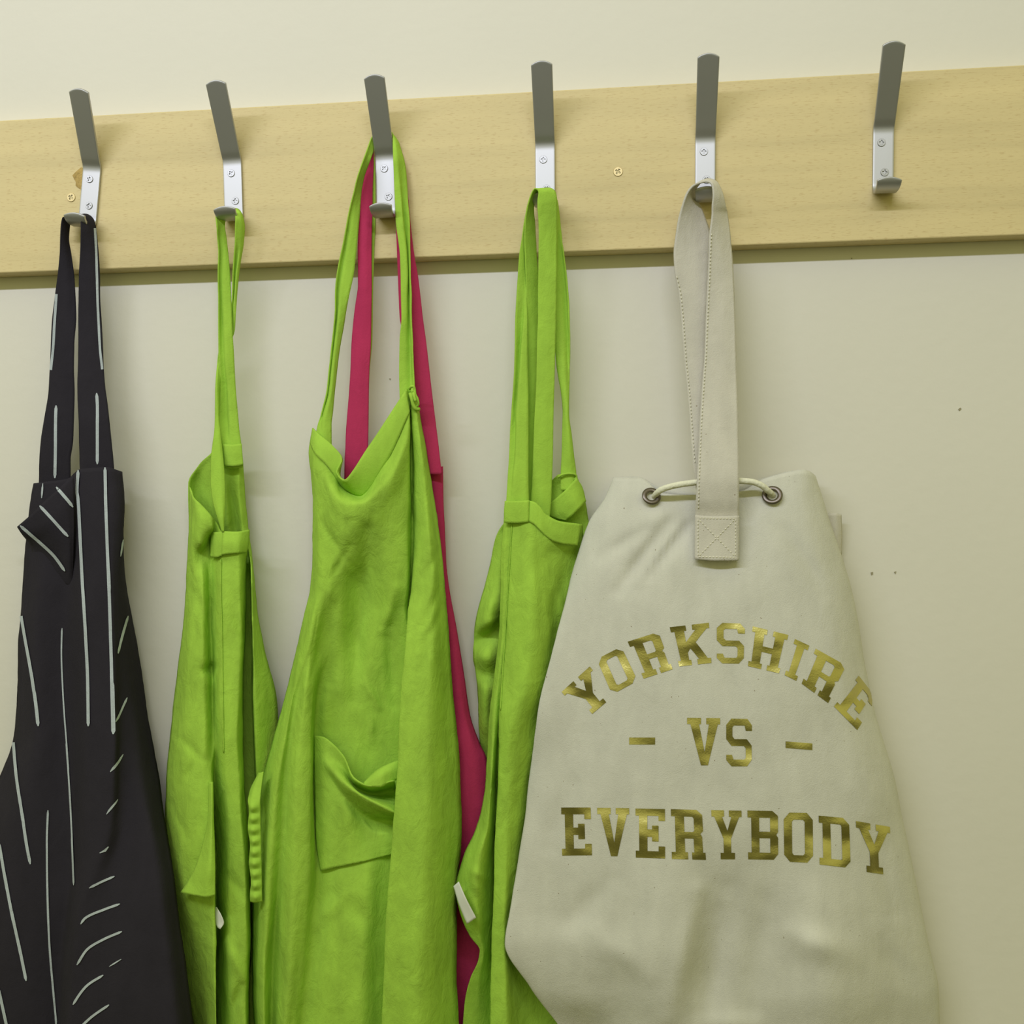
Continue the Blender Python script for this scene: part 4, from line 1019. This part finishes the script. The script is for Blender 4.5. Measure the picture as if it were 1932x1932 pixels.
def word(name, letters, label):
    for ch, q in letters:
        V = []; F = []; NV = []
        q = [(1000 + x / 2.683, 1120 + y / 2.683) for x, y in q]
        out, holes = G[ch]
        loops = [[Vector((x, y, 0)) for x, y in L] for L in [out] + holes]
        flat = [v for L in loops for v in L]
        bm = bmesh.new()
        vs = [bm.verts.new(v) for v in flat]
        for t in tessellate_polygon(loops):
            try: bm.faces.new([vs[i] for i in t])
            except ValueError: pass
        for _ in range(3):
            ed = [e for e in bm.edges if e.calc_length() > 0.13]
            if not ed: break
            bmesh.ops.subdivide_edges(bm, edges=ed, cuts=1)
            bmesh.ops.triangulate(bm, faces=bm.faces)
        bm.verts.ensure_lookup_table(); bm.verts.index_update()
        k = len(V)
        for v in bm.verts:
            u, t = v.co.x, v.co.y
            px = (q[0][0]*(1-u) + q[1][0]*u)*(1-t) + (q[2][0]*(1-u) + q[3][0]*u)*t
            py = (q[0][1]*(1-u) + q[1][1]*u)*(1-t) + (q[2][1]*(1-u) + q[3][1]*u)*t
            p = on_surface(bvb, px, py, 0.0, toward=(1345, 1400))
            nn = cloth_normal(p); NV.append(nn); V.append(p + nn * 0.00045)
        for f in bm.faces:
            t = [l.index for l in f.verts]
            a, b, c = [V[k + i] for i in t]
            n = (b - a).cross(c - a)
            if n.dot(a - CAM) > 0: t = t[::-1]
            F.append(tuple(k + i for i in t))
        bm.free()
        o = mesh_obj('printed_dash' if ch == '-' else 'printed_letter', V, F, M_foil, bag, smooth=True)
        o.data.normals_split_custom_set_from_vertices([tuple(n) for n in NV])
        tag(o, 'gold foil dash' if ch == '-' else 'gold foil letter %s of the word %s' % (ch, label))
word('printed_word', [
    ('Y', [(160, 497), (303, 368), (275, 642), (423, 518)]), ('O', [(338, 332), (462, 268), (416, 510), (545, 440)]),
    ('R', [(495, 243), (655, 192), (575, 430), (722, 382)]), ('K', [(707, 170), (905, 147), (755, 368), (918, 350)]),
    ('S', [(945, 147), (1088, 152), (945, 352), (1084, 354)]), ('H', [(1127, 165), (1307, 209), (1103, 366), (1260, 403)]),
    ('I', [(1340, 229), (1413, 263), (1288, 412), (1347, 441)]), ('R', [(1445, 278), (1603, 367), (1374, 455), (1508, 553)]),
    ('E', [(1662, 415), (1752, 530), (1537, 570), (1655, 690)])], 'YORKSHIRE')
word('printed_word', [
    ('-', [(502, 728), (633, 728), (502, 763), (633, 763)]), ('V', [(795, 628), (962, 630), (795, 868), (962, 868)]),
    ('S', [(993, 632), (1122, 634), (993, 873), (1125, 873)]), ('-', [(1293, 747), (1428, 758), (1293, 780), (1428, 791)])], 'VS')
word('printed_word', [
    ('E', [(158, 1082), (307, 1082), (163, 1325), (314, 1323)]), ('V', [(340, 1083), (502, 1085), (345, 1328), (500, 1328)]),
    ('E', [(534, 1087), (683, 1090), (536, 1335), (684, 1340)]), ('R', [(713, 1090), (874, 1095), (718, 1342), (890, 1346)]),
    ('Y', [(917, 1095), (1070, 1098), (925, 1343), (1075, 1343)]), ('B', [(1100, 1097), (1254, 1100), (1104, 1343), (1256, 1346)]),
    ('O', [(1283, 1107), (1430, 1110), (1287, 1355), (1432, 1362)]), ('D', [(1460, 1123), (1613, 1137), (1465, 1370), (1622, 1388)]),
    ('Y', [(1648, 1150), (1820, 1180), (1655, 1402), (1830, 1425)])], 'EVERYBODY')
